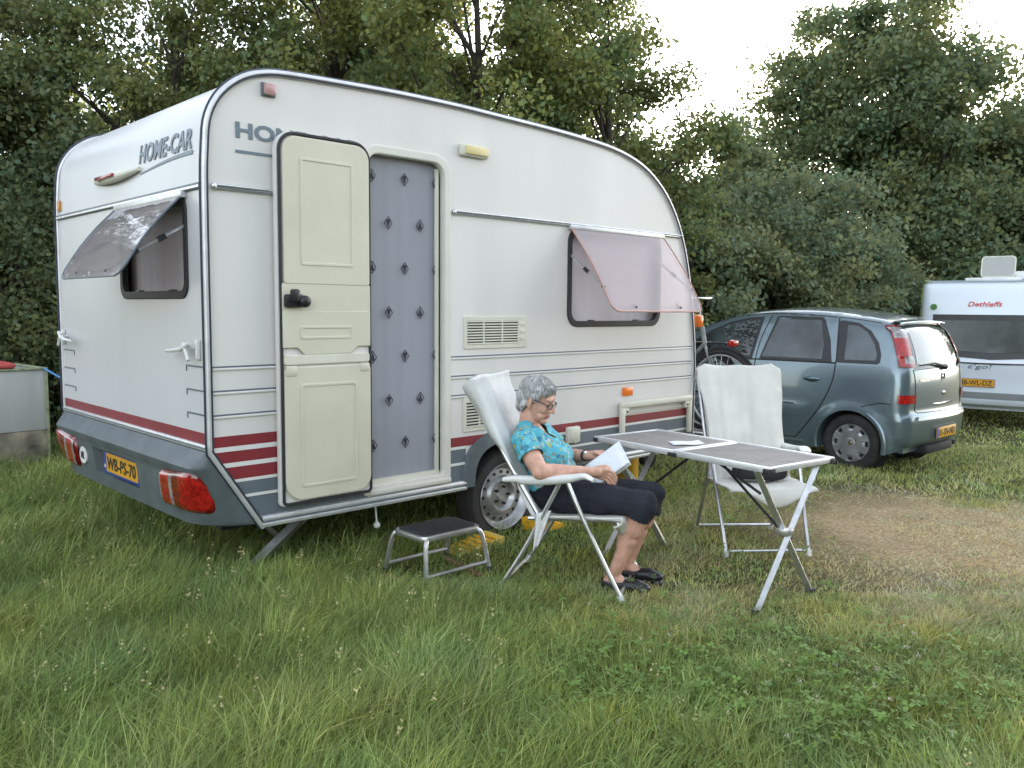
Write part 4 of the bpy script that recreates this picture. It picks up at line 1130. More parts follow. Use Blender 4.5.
# ------------------------------------------------------------------ second caravan, beyond the car
def make_far_caravan():
    t = thing('caravan', 'glossy white caravan with wide rear window and open roof hatch, beyond the car', 'caravan', (14.12, 0.97, -0.56), math.radians(11))
    # local: X forwards (away), Y to its left; rear face at x=0
    hw = 1.15
    prof = [(0.10, 0.36), (0.03, 0.42), (0.0, 0.55), (0.0, 0.80), (-0.02, 1.10), (0.02, 1.25), (0.06, 1.6), (0.10, 2.0), (0.16, 2.25), (0.24, 2.40), (0.36, 2.49), (0.55, 2.53), (3.0, 2.55), (5.2, 2.50), (5.7, 2.1), (5.95, 1.2), (5.9, 0.4)]
    P = catmull(prof, 4)
    mb = MB(); g = []
    for i, (x, z) in enumerate(P):
        row = []
        for k in range(7):
            a = PI / 2 * k / 6; row.append((x + 0.16 * (1 - math.sin(a)) * (1 if x < 3 else -1), hw - 0.16 * (1 - math.cos(a)) , z))
        row = [(q[0], q[1], q[2]) for q in row]
        g.append(row + [(q[0], -q[1], q[2]) for q in row[::-1]])
    mb.grid(g); 
    side_poly = [(p[0] + (0.16 if p[0] < 3 else -0.16), p[1]) for p in P]
    vs, fs = patch2d(side_poly, 0.4)
    for s in (1, -1): mb.add([(x, s * hw, z) for x, z in vs], fs)
    mb.box((0.2, -hw + 0.05, 0.30), (5.7, hw - 0.05, 0.37))
    mb.build('body', M['cvwhite'], t, 50)
    def rx(z):
        for a, b in zip(P, P[1:]):
            if a[0] < 2 and a[1] <= z <= b[1]: return a[0] + (b[0] - a[0]) * (z - a[1]) / max(1e-6, b[1] - a[1])
        return 0
    def rp(name, poly, m, o, step=0.08, parent=t):
        out = dense(poly, 0.06); v2, f2 = patch2d(out, step); n = len(out); mb = MB()
        f = lambda y, z, o: (rx(z) - o + 0.10 * max(0, (abs(y) - 0.95) / 0.2) ** 2, y, z)
        mb.add([f(y, z, o) for y, z in v2], f2); mb.add([f(y, z, o) for y, z in out] + [f(y, z, -0.01) for y, z in out], [(k, (k + 1) % n, n + (k + 1) % n, n + k) for k in range(n)])
        return mb.build(name, m, parent, 50, merge=0.0005)
    wn = rp('window', [(-0.93, 1.93), (-0.93, 1.30), (-0.80, 1.22), (0.0, 1.17), (0.80, 1.22), (0.93, 1.30), (0.93, 1.93)], M['black'], 0.01)
    rp('pane', [(-0.86, 1.83), (-0.86, 1.38), (-0.75, 1.32), (0.0, 1.28), (0.75, 1.32), (0.86, 1.38), (0.86, 1.83)], M['cvglass'], 0.02, parent=wn)
    mb = MB(); mb.tube([(rx(1.13 - 0.03 * (1 - y * y)) - 0.01, y, 1.13 - 0.03 * (1 - y * y)) for y in np.linspace(-1.0, 1.0, 15)], 0.012, 6); mb.build('moulding_line', M['black'], t)
    rp('bumper_strip', [(1.08, 0.50), (1.08, 0.61), (-1.08, 0.61), (-1.08, 0.50)], M['cvgrey'], 0.02)
    rp('bumper_lip', [(1.06, 0.40), (1.07, 0.48), (-1.07, 0.48), (-1.06, 0.40)], M['cvwhite'], 0.03)
    def tx(name, s, y, z, w, h, m, **k):
        vs, fs = fit_text(s, w, h, ext=0.004, **k); mb = MB(); mb.add([(rx(z + b) - 0.008 - c, y - a, z + b) for a, b, c in vs], fs); return mb.build(name, m, t, None)
    tx('lettering', 'Dethleffs', 0.40, 2.07, 0.52, 0.085, M['redletter'], bold=0.012, shear=0.25)
    tx('lettering', "c'go!", 0.33, 0.99, 0.36, 0.10, M['letter'], shear=0.2)
    mb = MB(); mb.box((-0.022, -0.09, 0.70), (-0.012, 0.52, 0.84), 0.003); pl = mb.build('number_plate', M['blue'], t)
    mb = MB(); mb.box((-0.026, -0.085, 0.705), (-0.02, 0.455, 0.835)); mb.build('plate_face', M['plate'], pl)
    vs, fs = fit_text('38-WL-DZ', 0.48, 0.085, bold=0.012); mb = MB(); mb.add([(-0.027 - c, 0.43 - a, 0.727 + b) for a, b, c in vs], fs); mb.build('plate_lettering', M['ink'], pl, None)
    for s in (1, -1):
        mb = MB(); mb.box((-0.03, s * 0.95 - 0.12, 0.50), (0.03, s * 0.95 + 0.12, 0.60), 0.015); mb.build('tail_lamp', M['redlens2'], t)
    mb = MB(); mb.lathe([(0.0005, -0.02), (0.05, -0.02), (0.055, 0.0)], (-0.01, -0.62, 0.77), 'x', 24); mb.build('emblem', M['letter'], t)
    mb = MB(); mb.lathe([(0.0005, -0.02), (0.05, -0.02), (0.055, 0.0)], (0.10, 0.93, 2.06), 'x', 20); mb.build('corner_marker', M['greenmark'], t)
    mb = MB(); mb.tube([(x + 0.155 if x < 3 else x - 0.155, hw + 0.005, z) for x, z in P], 0.018, 6); mb.build('edge_trim', mat('lime_edge_trim', (0.30, 0.36, 0.12), 0.4), t)
    # roof hatch standing open
    mb = MB(); mb.box((0.75, -0.32, 2.53), (1.45, 0.55, 2.585), 0.03); h = mb.build('roof_hatch', M['whiteplastic'], t)
    mb = MB(); side_pts = rr(-0.20, 0.0, 0.32, 0.36, 0.06)
    vs, fs = plate_mesh([side_pts], 0.02); mb.add([(0.95 + b * 0.25 + c, a, 2.60 + b) for a, b, c in vs], fs); mb.build('hatch_lid', M['hatch'], h, 40)
    mb = MB(); mb.tube([(0.95 + b * 0.25, a, 2.60 + b) for a, b in side_pts], 0.014, 6, closed=True); mb.build('hatch_rim', M['ivory'], h)
    mb = MB(); mb.box((1.0, -0.55, 2.55), (1.5, -0.1, 2.70), 0.04); mb.build('roof_vent', M['whiteplastic'], t)
    for s in (1, -1):
        mb = MB(); mb.lathe([(0.2, -0.1), (0.32, -0.1), (0.33, 0), (0.32, 0.1), (0.2, 0.1)], (3.0, s * 1.0, 0.33), 'y', 32); mb.build('wheel', M['tyre'], t)
make_far_caravan()

# ------------------------------------------------------------------ bicycles carried on the drawbar
def bike_parts(t, colour):
    "local: X forward, origin on the ground under the rear hub"
    R = 0.34; hubs = [(0, 0, R), (1.06, 0, R)]
    for hx in hubs:
        mb = MB(); mb.tube([(hx[0] + (R - 0.018) * math.cos(a), 0, R + (R - 0.018) * math.sin(a)) for a in np.linspace(0, 2 * PI, 48, endpoint=False)], 0.018, 8, closed=True); w_ = mb.build('wheel', M['tyre'], t)
        mb = MB(); mb.tube([(hx[0] + (R - 0.042) * math.cos(a), 0, R + (R - 0.042) * math.sin(a)) for a in np.linspace(0, 2 * PI, 48, endpoint=False)], 0.010, 6, closed=True); mb.build('rim', M['alu'], w_)
        mb = MB()
        for k in range(28):
            a = 2 * PI * k / 28; b = a + (0.5 if k % 2 else -0.5)
            mb.tube([(hx[0] + 0.025 * math.cos(b), 0.02 if k % 4 < 2 else -0.02, R + 0.025 * math.sin(b)), (hx[0] + 0.295 * math.cos(a), 0, R + 0.295 * math.sin(a))], 0.0016, 3)
        mb.tube([(hx[0], -0.05, R), (hx[0], 0.05, R)], 0.02, 8); mb.build('spokes', M['alu'], w_)
        mb = MB(); mb.tube([(hx[0] + (R + 0.012) * math.cos(a), 0, R + (R + 0.012) * math.sin(a)) for a in np.linspace(0.5, 2.9, 24)], 0.016, 8, flat=0.25); mb.build('mudguard', M['black'], t)
    mb = MB()
    bb = (0.44, 0, 0.28); st = (0.30, 0, 0.78); hd = (0.86, 0, 0.86); hl = (0.89, 0, 0.72)
    for a, b, r in ((bb, st, 0.016), (bb, hl, 0.020), (st, hd, 0.014), ((0, 0.04, R), (st[0], 0.02, st[2] - 0.03), 0.009), ((0, -0.04, R), (st[0], -0.02, st[2] - 0.03), 0.009), ((0, 0.04, R), bb, 0.010), ((0, -0.04, R), bb, 0.010), (hl, hd, 0.02), (hl, (1.06, 0.045, R), 0.011), (hl, (1.06, -0.045, R), 0.011)):
        mb.tube([a, b], r, 8)
    mb.build('frame', colour, t)
    mb = MB(); mb.tube([st, (0.27, 0, 0.93)], 0.013, 8); mb.ell((0.24, 0, 0.955), (0.13, 0.075, 0.04)); mb.build('saddle', M['black'], t)
    mb = MB(); mb.tube([hd, (0.83, 0, 1.05)], 0.012, 8); mb.tube([(0.70, 0.28, 1.03), (0.80, 0.22, 1.10), (0.86, 0.08, 1.09), (0.86, -0.08, 1.09), (0.80, -0.22, 1.10), (0.70, -0.28, 1.03)], 0.012, 8); mb.build('handlebar', M['chrome'], t)
    mb = MB()
    for y in (-0.07, -0.023, 0.023, 0.07): mb.tube([(0.26, y, 0.74), (-0.22, y, 0.75)], 0.006, 6)
    for x in (-0.22, -0.14, -0.06, 0.02, 0.10, 0.2): mb.tube([(x, -0.07, 0.747), (x, 0.07, 0.747)], 0.006, 6); mb.tube([(x, -0.075, 0.747), (x + 0.04, -0.078, 0.68)], 0.005, 5)
    for s in (1, -1):
        mb.tube([(0, s * 0.05, R), (-0.08, s * 0.07, 0.745)], 0.005, 6); mb.tube([(0, s * 0.05, R), (0.12, s * 0.07, 0.745)], 0.005, 6)
        mb.tube([(-0.20, s * 0.075, 0.745), (-0.17, s * 0.078, 0.60), (0.02, s * 0.078, 0.57)], 0.004, 5)
    mb.build('luggage_rack', M['black'], t)
    mb = MB(); mb.box((-0.275, -0.05, 0.72), (-0.235, 0.05, 0.775), 0.012); mb.build('rear_light', M['redlens2'], t)
    mb = MB(); mb.lathe([(0.075, -0.01), (0.09, 0.0), (0.075, 0.01)], (0.44, -0.05, 0.28), 'y', 28); mb.tube([(0.44, -0.07, 0.28), (0.52, -0.07, 0.14)], 0.009, 6); mb.tube([(0.44, 0.07, 0.28), (0.36, 0.07, 0.42)], 0.009, 6)
    mb.box((0.48, -0.17, 0.13), (0.56, -0.08, 0.15), 0.005); mb.box((0.32, 0.08, 0.41), (0.40, 0.17, 0.43), 0.005); mb.build('crank', M['steel'], t)
    mb = MB(); mb.box((0.0, -0.065, 0.40), (0.03, -0.055, 0.46), 0.004)
    for a in (0.9, 2.4): mb.box((0.24 * math.cos(a) - 0.03, -0.012, R + 0.24 * math.sin(a) - 0.012), (0.24 * math.cos(a) + 0.03, 0.012, R + 0.24 * math.sin(a) + 0.012), 0.003)
    mb.build('spoke_reflector', M['orange'], t)
t = thing('bicycle', 'bicycle with black luggage rack and red rear light on the striped caravan drawbar', 'bicycle', (4.42, 0.20, 0.40), math.radians(86), 'bicycles on the caravan drawbar')
bike_parts(t, M['black'])
t = thing('bicycle', 'second bicycle facing the other way, its handlebar showing just above the window flap edge', 'bicycle', (4.30, 1.02, 0.42), math.radians(-92), 'bicycles on the caravan drawbar')
bike_parts(t, M['steel'])
t = thing('bicycle_carrier', 'metal bicycle carrier fixed over the caravan drawbar', 'carrier', (4.2, 1.08, 0.38))
mb = MB()
for x in (0.10, 0.22): mb.box((x - 0.03, -1.25, 0.0), (x + 0.03, 1.25, 0.02), 0.005)
mb.build('wheel_channel', M['alu'], t)
mb = MB(); mb.tube([(-0.1, -0.25, 0.0), (-0.1, -0.25, 0.75), (-0.1, 0.25, 0.75), (-0.1, 0.25, 0.0)], 0.016, 8); mb.box((-0.2, -0.3, -0.05), (0.5, -0.25, 0.0)); mb.box((-0.2, 0.25, -0.05), (0.5, 0.3, 0.0)); mb.build('hoop', M['black'], t)
tag(MB().box((3.96, -0.02, 1.28), (4.03, 0.05, 1.38), 0.02).build('reflector_lamp', M['orange'], None), 'orange marker lamp at the front edge of the striped caravan', 'lamp')

# ------------------------------------------------------------------ camping furniture
def make_chair(label, loc, rz, cover):
    "local: X the way it faces, Y its left, origin on the ground"
    t = thing('camping_chair', label, 'chair', loc, rz, 'folding camping chairs at the table')
    r = 0.0115
    for s in (1, -1):
        y = s * 0.255
        mb = MB(); mb.tube(catmull([(0.035, y * 1.06, 0.585), (0.10, y * 1.05, 0.44), (0.22, y, 0.19), (0.31, y * 0.98, 0.015)], 4), r, 8, mi=0); mb.tube([(0.30, y * 0.98, 0.035), (0.315, y * 0.98, 0.0)], 0.016, 8, mi=1)
        mb.build('leg', [M['alu'], M['whiteplastic']], t)
        mb = MB(); mb.tube(catmull([(0.0, y * 1.06, 0.575), (-0.09, y * 1.0, 0.40), (-0.20, y, 0.19), (-0.31, y * 0.98, 0.015)], 4), r, 8, mi=0); mb.tube([(-0.30, y * 0.98, 0.035), (-0.315, y * 0.98, 0.0)], 0.016, 8, mi=1)
        mb.build('leg', [M['alu'], M['whiteplastic']], t)
        # armrest
        mb = MB(); pts = catmull([(-0.29, 0.575), (-0.22, 0.585), (-0.08, 0.592), (0.05, 0.608), (0.12, 0.620), (0.165, 0.600)], 5); rings = []
        for i, (x, z) in enumerate(pts):
            q = i / (len(pts) - 1); w_ = 0.014 + 0.020 * min(1, q * 2.2) * (1 if q < 0.95 else 0.7); h_ = 0.008 + 0.010 * math.sin(PI * min(1, q + 0.12)); zc = z - h_ * 0.3
            rings.append([(x, y * 1.07 + w_ * math.cos(a) * (abs(math.cos(a)) ** -0.3 if abs(math.cos(a)) > .05 else 1), zc + h_ * math.sin(a) * (1.6 if math.sin(a) < 0 and 0.2 < q < 0.9 else 1)) for a in np.linspace(0, 2 * PI, 14, endpoint=False)])
        mb.rings(rings); mb.build('armrest', M['whiteplastic'], t)
        mb = MB(); mb.tube([(-0.17, s * 0.225, 0.375), (0.0, s * 0.225, 0.388), (0.30, s * 0.225, 0.40)], r, 8); mb.build('seat_rail', M['alu'], t)
        mb = MB(); mb.tube([(-0.10, s * 0.222, 0.36), (-0.285, s * 0.222, 0.66), (-0.47, s * 0.222, 1.0), (-0.50, s * 0.20, 1.05)], r, 8); mb.tube([(-0.24, s * 0.225, 0.58), (-0.24, s * 0.26, 0.58)], 0.014, 8); mb.build('back_rail', M['alu'], t)
    for x, z in ((0.30, 0.035), (-0.30, 0.035), (-0.09, 0.385)):
        mb = MB(); mb.tube([(x, -0.25, z), (x, 0.25, z)], 0.009, 8); mb.build('crossbar', M['alu'], t)
    mb = MB(); mb.tube([(-0.50, -0.20, 1.05), (-0.51, 0, 1.065), (-0.50, 0.20, 1.05)], r, 8); mb.build('crossbar', M['alu'], t)
    # padded seat and back under the towel
    def pad(pts, hw, th, name, m, amp=0.004, nz=0.0):
        mb = MB(); top = []; bot = []
        n = len(pts)
        for i, (x, z) in enumerate(pts):
            a = pts[max(0, i - 1)]; b = pts[min(n - 1, i + 1)]; dx, dz = b[0] - a[0], b[1] - a[1]; L = math.hypot(dx, dz); nx, nz_ = -dz / L, dx / L
            rt = []; rb = []
            hwi = hw(i / (n - 1)) if callable(hw) else hw
            for k in range(29):
                u = -1 + 2 * k / 28; sag = -0.02 * (1 - u * u); e = (1 - abs(u) ** 6)
                wv = amp * noise.noise(Vector((x * 9, u * 3.2, z * 4))) * 4
                d = th * 0.5 * (0.3 + 0.7 * e)
                rt.append((x + nx * (d + sag + wv), u * hwi, z + nz_ * (d + sag + wv))); rb.append((x + nx * (-d + sag + wv), u * hwi, z + nz_ * (-d + sag + wv)))
            top.append(rt + rb[::-1])
        mb.rings(top); return mb.build(name, m, t, 70)
    if cover == 'used':
        # back: loose towel over a thick headrest, narrowing to the seat
        pts = catmull([(-0.10, 0.33), (-0.17, 0.44), (-0.235, 0.56), (-0.30, 0.69), (-0.36, 0.80), (-0.42, 0.92), (-0.47, 1.01), (-0.485, 1.055)], 5)
        mb = MB(); rings = []
        n = len(pts)
        for i, (x, z) in enumerate(pts):
            q = i / (n - 1); th = 0.018 + 0.062 * max(0, (q - 0.40) / 0.60) ** 0.9; th *= (1 if q < 0.93 else max(0.30, math.sqrt(max(0, 1 - ((q - 0.93) / 0.075) ** 2))))
            hw = 0.215 + 0.050 * q
            nx, nz_ = 0.88, 0.47
            ring = []
            for k in range(64):
                a = 2 * PI * k / 64; c, s_ = math.cos(a), math.sin(a); u = math.copysign(abs(c) ** 0.45, c); v = math.copysign(abs(s_) ** 0.8, s_)
                wr = 0.012 * noise.noise(Vector((u * 4 + z * 2, z * 5 - u * 3, v))) + 0.007 * math.sin(u * 9 + z * 6 + v)
                d = th * v + wr + 0.028 * q * (abs(u) ** 2) - 0.008
                ring.append((x + nx * d, u * hw + 0.006 * math.sin(z * 23 + v), z + nz_ * d))
            rings.append(ring)
        mb.rings(rings); mb.build('towel_cover', M['towel'], t, 80)
        # seat towel with drooping front corners
        mb = MB(); g = []
        for i in range(40):
            q = i / 39; row = []
            for k in range(33):
                u = -1 + 2 * k / 32
                if q < 0.8: x = -0.14 + q / 0.8 * 0.44; z = 0.395 + 0.022 * q / 0.8 - 0.022 * (1 - u * u)
                else:
                    p = (q - 0.8) / 0.2; x = 0.30 + 0.035 * math.sin(p * PI * 0.5) - 0.05 * p * p * (0.4 + abs(u)); z = 0.417 - 0.022 * (1 - u * u) - p * (0.055 + 0.05 * (0.5 + 0.5 * math.cos(u * 5.2 + 2.2)))
                z += 0.005 * noise.noise(Vector((x * 8, u * 3, q * 3)))
                row.append((x, u * 0.245, z))
            g.append(row)
        mb.grid(g); o = mb.build('seat_towel', M['towel2'], t, 80, fix=False); sd_ = o.modifiers.new('s', 'SOLIDIFY'); sd_.thickness = 0.010
        # hanging tail of the towel at the near rear corner
        mb = MB(); g = []
        for i in range(14):
            q = i / 13; row = []
            for k in range(7):
                u = k / 6; row.append((-0.10 - 0.03 * q + (u - 0.3) * 0.075 * (1 - 0.75 * q), -0.262 - 0.008 * math.sin(u * 6), 0.41 - 0.19 * q + 0.02 * u))
            g.append(row)
        mb.grid(g); o = mb.build('towel_tail', M['towel'], t, 80, fix=False); sd_ = o.modifiers.new('s', 'SOLIDIFY'); sd_.thickness = 0.006
    else:
        pad([(-0.12, 0.36), (-0.29, 0.66), (-0.47, 1.0), (-0.49, 1.04)], 0.205, 0.03, 'backrest', M['towel2'])
        mb = MB(); g = []
        nq = 46
        for i in range(nq):
            q = i / (nq - 1); row = []
            for k in range(41):
                u = -1 + 2 * k / 40; hw = 0.285 - 0.030 * min(1, q * 2.0) + 0.010 * math.sin(q * 7)
                if q < 0.12:  # over the top from the back
                    a = q / 0.12; x = -0.545 + 0.055 * a; z = 0.98 + 0.10 * math.sin(a * PI / 2)
                else:
                    a = (q - 0.12) / 0.88; x = -0.49 + 0.40 * a ** 0.95 + 0.012; z = 1.08 - 0.70 * a
                fold = 0.017 * math.sin(u * 8 + 1.0 + a * 1.2) * min(1, q * 3) + 0.009 * math.sin(u * 17 + a * 2) * q + 0.010 * noise.noise(Vector((u * 2, q * 4, 3)))
                dr = 0.055 * max(0, abs(u) - 0.80) / 0.20 * (1 if q < 0.3 else 0.2)
                row.append((x + fold * 0.85 + 0.014, u * hw + 0.055 * (1 - 0.6 * q), z + fold * 0.4 - dr * 0.7 + (0.02 * (abs(u) ** 3) if q < 0.2 else 0)))
            g.append(row)
        mb.grid(g); o = mb.build('towel_cover', M['towel2'], t, 80, fix=False); sd_ = o.modifiers.new('s', 'SOLIDIFY'); sd_.thickness = 0.009
        mb = MB(); g = []
        for i in range(44):
            q = i / 43; row = []
            for k in range(37):
                u = -1 + 2 * k / 36
                if q < 0.72: x = -0.12 + q / 0.72 * 0.43; z = 0.40 + 0.022 * q / 0.72 - 0.018 * (1 - u * u)
                else:
                    p = (q - 0.72) / 0.28; x = 0.31 + 0.05 * math.sin(p * PI * 0.6) ; z = 0.42 - 0.018 * (1 - u * u) - p * (0.055 + 0.045 * math.cos(u * 3.4 - 0.4)) 
                z += 0.006 * noise.noise(Vector((x * 7, u * 3, q * 3 + 5)))
                row.append((x, u * 0.262 + 0.01 * math.sin(q * 9), z))
            g.append(row)
        mb.grid(g); o = mb.build('seat_towel', M['towel2'], t, 80, fix=False); sd_ = o.modifiers.new('s', 'SOLIDIFY'); sd_.thickness = 0.010
    return t
CH1 = Vector((1.53, -0.905, 0)); A1 = math.radians(-61)
chair1 = make_chair('white towel-covered camping chair in which the reading woman sits', CH1, A1, 'used')
chair2 = make_chair('empty camping chair draped with a cream towel, standing behind the table', (2.985, -1.09, -0.03), math.radians(-130), 'empty')
# black bag on the empty chair
def bag():
    t = thing('bag', 'small black bag lying on the seat of the empty towel-covered chair', 'bag', (2.985, -1.09, -0.03), math.radians(-130))
    mb = MB(); mb.cap2((0.0, -0.06, 0.47), (0.02, 0.14, 0.465), 0.06, 0.055); mb.box((-0.06, -0.12, 0.41), (0.10, 0.20, 0.50), 0.035)
    remesh(mb, 'bag_body', M['bag'], t, 0.008, 6, noise_amp=0.01, noise_scale=9)
    mb = MB(); mb.tube(catmull([(-0.04, -0.08, 0.50), (-0.02, 0.0, 0.545), (0.0, 0.12, 0.53), (0.02, 0.16, 0.48)], 5), 0.007, 6); mb.build('strap', M['black'], t)
bag()

def make_table():
    t = thing('folding_table', 'long folding camping table with taupe slatted top and silver crossed legs', 'table', (2.138, -1.305, 0), math.radians(-96.5))
    # local X runs along the table away from the caravan, Y across (positive = towards +X world)
    L, Wd, H = 0.595, 0.262, 0.70
    mb = MB()
    for x0, x1 in ((-L, -0.004), (0.004, L)):
        mb.box((x0, -Wd, H - 0.03), (x1, -Wd + 0.026, H), 0.005); mb.box((x0, Wd - 0.026, H - 0.03), (x1, Wd, H), 0.005)
        mb.box((x0, -Wd + 0.0265, H - 0.028), (x0 + 0.026, Wd - 0.0265, H - 0.001), 0.004); mb.box((x1 - 0.026, -Wd + 0.0265, H - 0.028), (x1, Wd - 0.0265, H - 0.001), 0.004)
    fr = mb.build('frame', M['alu_white'], t)
    for x0, x1 in ((-L + 0.028, -0.032), (0.032, L - 0.028)):
        mb = MB(); n = 15; w_ = 2 * (Wd - 0.03) / n
        for k in range(n):
            y = -Wd + 0.03 + k * w_; mb.box((x0, y + 0.0012, H - 0.012), (x1, y + w_ - 0.0012, H - 0.004), 0.002)
        for q in (0.2, 0.5, 0.8):
            x = x0 + (x1 - x0) * q; mb.box((x - 0.004, -Wd + 0.03, H - 0.014), (x + 0.004, Wd - 0.03, H - 0.007))
        mb.build('slatted_panel', M['table_slat'], t)
    for sx in (1, -1):
        for sy in (1, -1):
            mb = MB(); mb.box((sx * L - 0.02 * sx - 0.022, sy * (Wd - 0.02) - 0.022, H - 0.034), (sx * L - 0.02 * sx + 0.022 + 0.002 * sx, sy * (Wd - 0.02) + 0.0225, H - 0.006), 0.006); mb.build('corner_cap', M['rubber'], t)
    for y in (-1, 1):
        mb = MB(); mb.box((-0.03, y * Wd - 0.004, H - 0.034), (0.03, y * Wd + 0.004, H - 0.012), 0.003); mb.build('hinge', M['rubber'], t)
    for e in (1, -1):
        x = e * (L - 0.085)
        g0 = -0.012
        for q, (ya, yb) in enumerate(((Wd - 0.035, -Wd + 0.02), (-Wd + 0.035, Wd - 0.02))):
            mb = MB(); xo = x + (0.017 if q == 0 else -0.017) * e
            mb.tube([(xo, ya, H - 0.03), (xo + 0.0 * e, yb + (0.01 if yb > 0 else 0.0), g0)], 0.017, 4, flat=1.25, up=(1, 0, 0), mi=0); yf = yb + (0.01 if yb > 0 else 0.0)
            mb.build('leg', M['alu'], t, 30)
            mb = MB(); mb.box((xo - 0.018, yf - 0.020, g0 - 0.006), (xo + 0.018, yf + 0.020, g0 + 0.02), 0.004); mb.build('foot', M['rubber'], t)
        mb = MB(); mb.box((x - 0.035, -0.035, H * 0.5 - 0.02), (x + 0.035, 0.02, H * 0.5 + 0.012), 0.006); mb.build('joint', M['alu'], t)
        for s in (1,):
            mb = MB(); mb.tube([(x, s * (Wd - 0.05) * e * -1, H * 0.80), (x - e * 0.30, s * (Wd - 0.04) * e * -1 * 0.8, H - 0.03)], 0.008, 6); mb.build('brace', M['rubber'], t)
    mb = MB(); mb.tube([(L - 0.12, 0, H * 0.5), (0.05, 0, H - 0.035)], 0.008, 6); mb.build('brace', M['rubber'], t)
    mb = MB(); mb.tube([(-L + 0.12, 0, H * 0.5), (-0.05, 0, H - 0.035)], 0.008, 6); mb.build('brace', M['rubber'], t)
    return t
make_table()
# paper leaflet on the table
mb = MB(); g = []
for i in range(9):
    g.append([(0.0 + 0.17 * i / 8, 0.12 * j / 4, 0.702 + 0.004 * math.sin(i * 0.9) * (i / 8) + 0.004 * (i / 8)) for j in range(5)])
mb.grid(g); o = mb.build('leaflet', M['paper'], None, 60, fix=False, loc=(2.02, -1.18, 0), rz=math.radians(-40)); sd_ = o.modifiers.new('s', 'SOLIDIFY'); sd_.thickness = 0.0015
tag(o, 'thin white leaflet lying flat on the middle of the slatted table', 'leaflet')

def make_stool():
    t = thing('step_stool', 'small aluminium step stool with black ribbed top below the caravan door', 'stool', (1.085, -0.345, 0.0))
    mb = MB(); vs, fs = plate_mesh([rr(-0.195, -0.135, 0.195, 0.135, 0.05)], 0.028, 0.006); mb.add([(a, b, 0.245 + c) for a, b, c in vs], fs); mb.build('top_frame', M['alu'], t, 40)
    mb = MB(); vs, fs = plate_mesh([rr(-0.178, -0.118, 0.178, 0.118, 0.035)], 0.006, 0.002); mb.add([(a, b, 0.262 + c) for a, b, c in vs], fs)
    for k in range(12):
        y = -0.105 + 0.21 * k / 11; mb.box((-0.165, y - 0.003, 0.264), (0.165, y + 0.003, 0.268), 0.001)
    mb.build('tread', M['rubber'], t, 40)
    for sx in (1, -1):
        for sy in (1, -1):
            mb = MB(); mb.tube(catmull([(sx * 0.15, sy * 0.11, 0.245), (sx * 0.180, sy * 0.135, 0.232), (sx * 0.195, sy * 0.150, 0.18), (sx * 0.215, sy * 0.178, 0.012)], 4), 0.0125, 8, mi=0); mb.build('leg', M['alu'], t)
            mb = MB(); mb.tube([(sx * 0.212, sy * 0.176, 0.04), (sx * 0.217, sy * 0.180, 0.0)], 0.016, 8); mb.build('foot', M['rubber'], t)
    for sy in (1, -1):
        mb = MB(); mb.tube([(-0.208, sy * 0.168, 0.065), (0.208, sy * 0.168, 0.065)], 0.010, 8); mb.build('crossbar', M['alu'], t)
    return t
make_stool()
for k, (a, b, lab) in enumerate((((0.835, -0.17), (0.86, -0.53), 'thin wooden slat in the grass under the step stool feet farthest from the wheel'), ((1.275, -0.15), (1.215, -0.55), 'thin wooden slat in the grass under the step stool feet nearest the wheel'))):
    a = Vector((a[0], a[1], 0)); b = Vector((b[0], b[1], 0)); d = (b - a); L = d.length
    o = MB().box((0, -0.018, 0.006), (L, 0.018, 0.022), 0.003).build('wooden_slat', M['wood'], None, loc=(a.x, a.y, 0), rz=math.atan2(d.y, d.x)); tag(o, lab, 'slat', 'wooden slats under the step stool')

# yellow levelling ramps by the wheel, yellow gas bottle behind the table leg
def ramp(name, label, loc, rz, L, m1, m2):
    t = thing(name, label, 'ramp', loc, rz, 'yellow levelling ramps')
    mb = MB(); w_ = 0.09
    prof = [(0, 0), (0, 0.012), (L * 0.35, 0.038), (L * 0.42, 0.034), (L * 0.68, 0.062), (L * 0.75, 0.058), (L * 0.97, 0.08), (L, 0.08), (L, 0)]
    mb.rings([[(x, -w_, z) for x, z in prof], [(x, w_, z) for x, z in prof]]); mb.build('ramp_body', m1, t, 30)
    mb = MB()
    for k in range(7):
        x = L * (0.12 + 0.12 * k); z = 0.012 + 0.068 * x / L; mb.box((x, -w_ + 0.01, z), (x + 0.02, w_ - 0.01, z + 0.012), 0.003)
    mb.build('grip_ribs', m2, t)
ramp('levelling_ramp', 'yellow plastic levelling ramp in front of the wheel, seen beneath the chair', (2.32, -0.04, 0.0), math.radians(187), 0.24, M['yellow'], M['yellow'])
ramp('levelling_ramp', 'faded yellow levelling ramp behind the wheel, between step stool and tyre', (1.36, -0.04, -0.035), math.radians(-4), 0.40, M['paleyellow'], M['yellow'])
t = thing('gas_bottle', 'yellow gas bottle on the grass, glimpsed behind the far table legs', 'gas bottle', (3.86, 0.62, gz(3.86)))
mb = MB(); mb.lathe([(0.0005, 0.0), (0.10, 0.0), (0.115, 0.03), (0.12, 0.06), (0.12, 0.24), (0.12, 0.29), (0.07, 0.32), (0.0005, 0.325)], (0, 0, 0), 'z', 32); mb.build('cylinder_body', M['yellow'], t)
mb = MB(); mb.lathe([(0.075, 0.31), (0.078, 0.37), (0.07, 0.37), (0.068, 0.31)], (0, 0, 0), 'z', 24, close=True); mb.tube([(0, 0, 0.3), (0, 0, 0.36)], 0.018, 8); mb.build('valve_collar', M['yellow'], t)

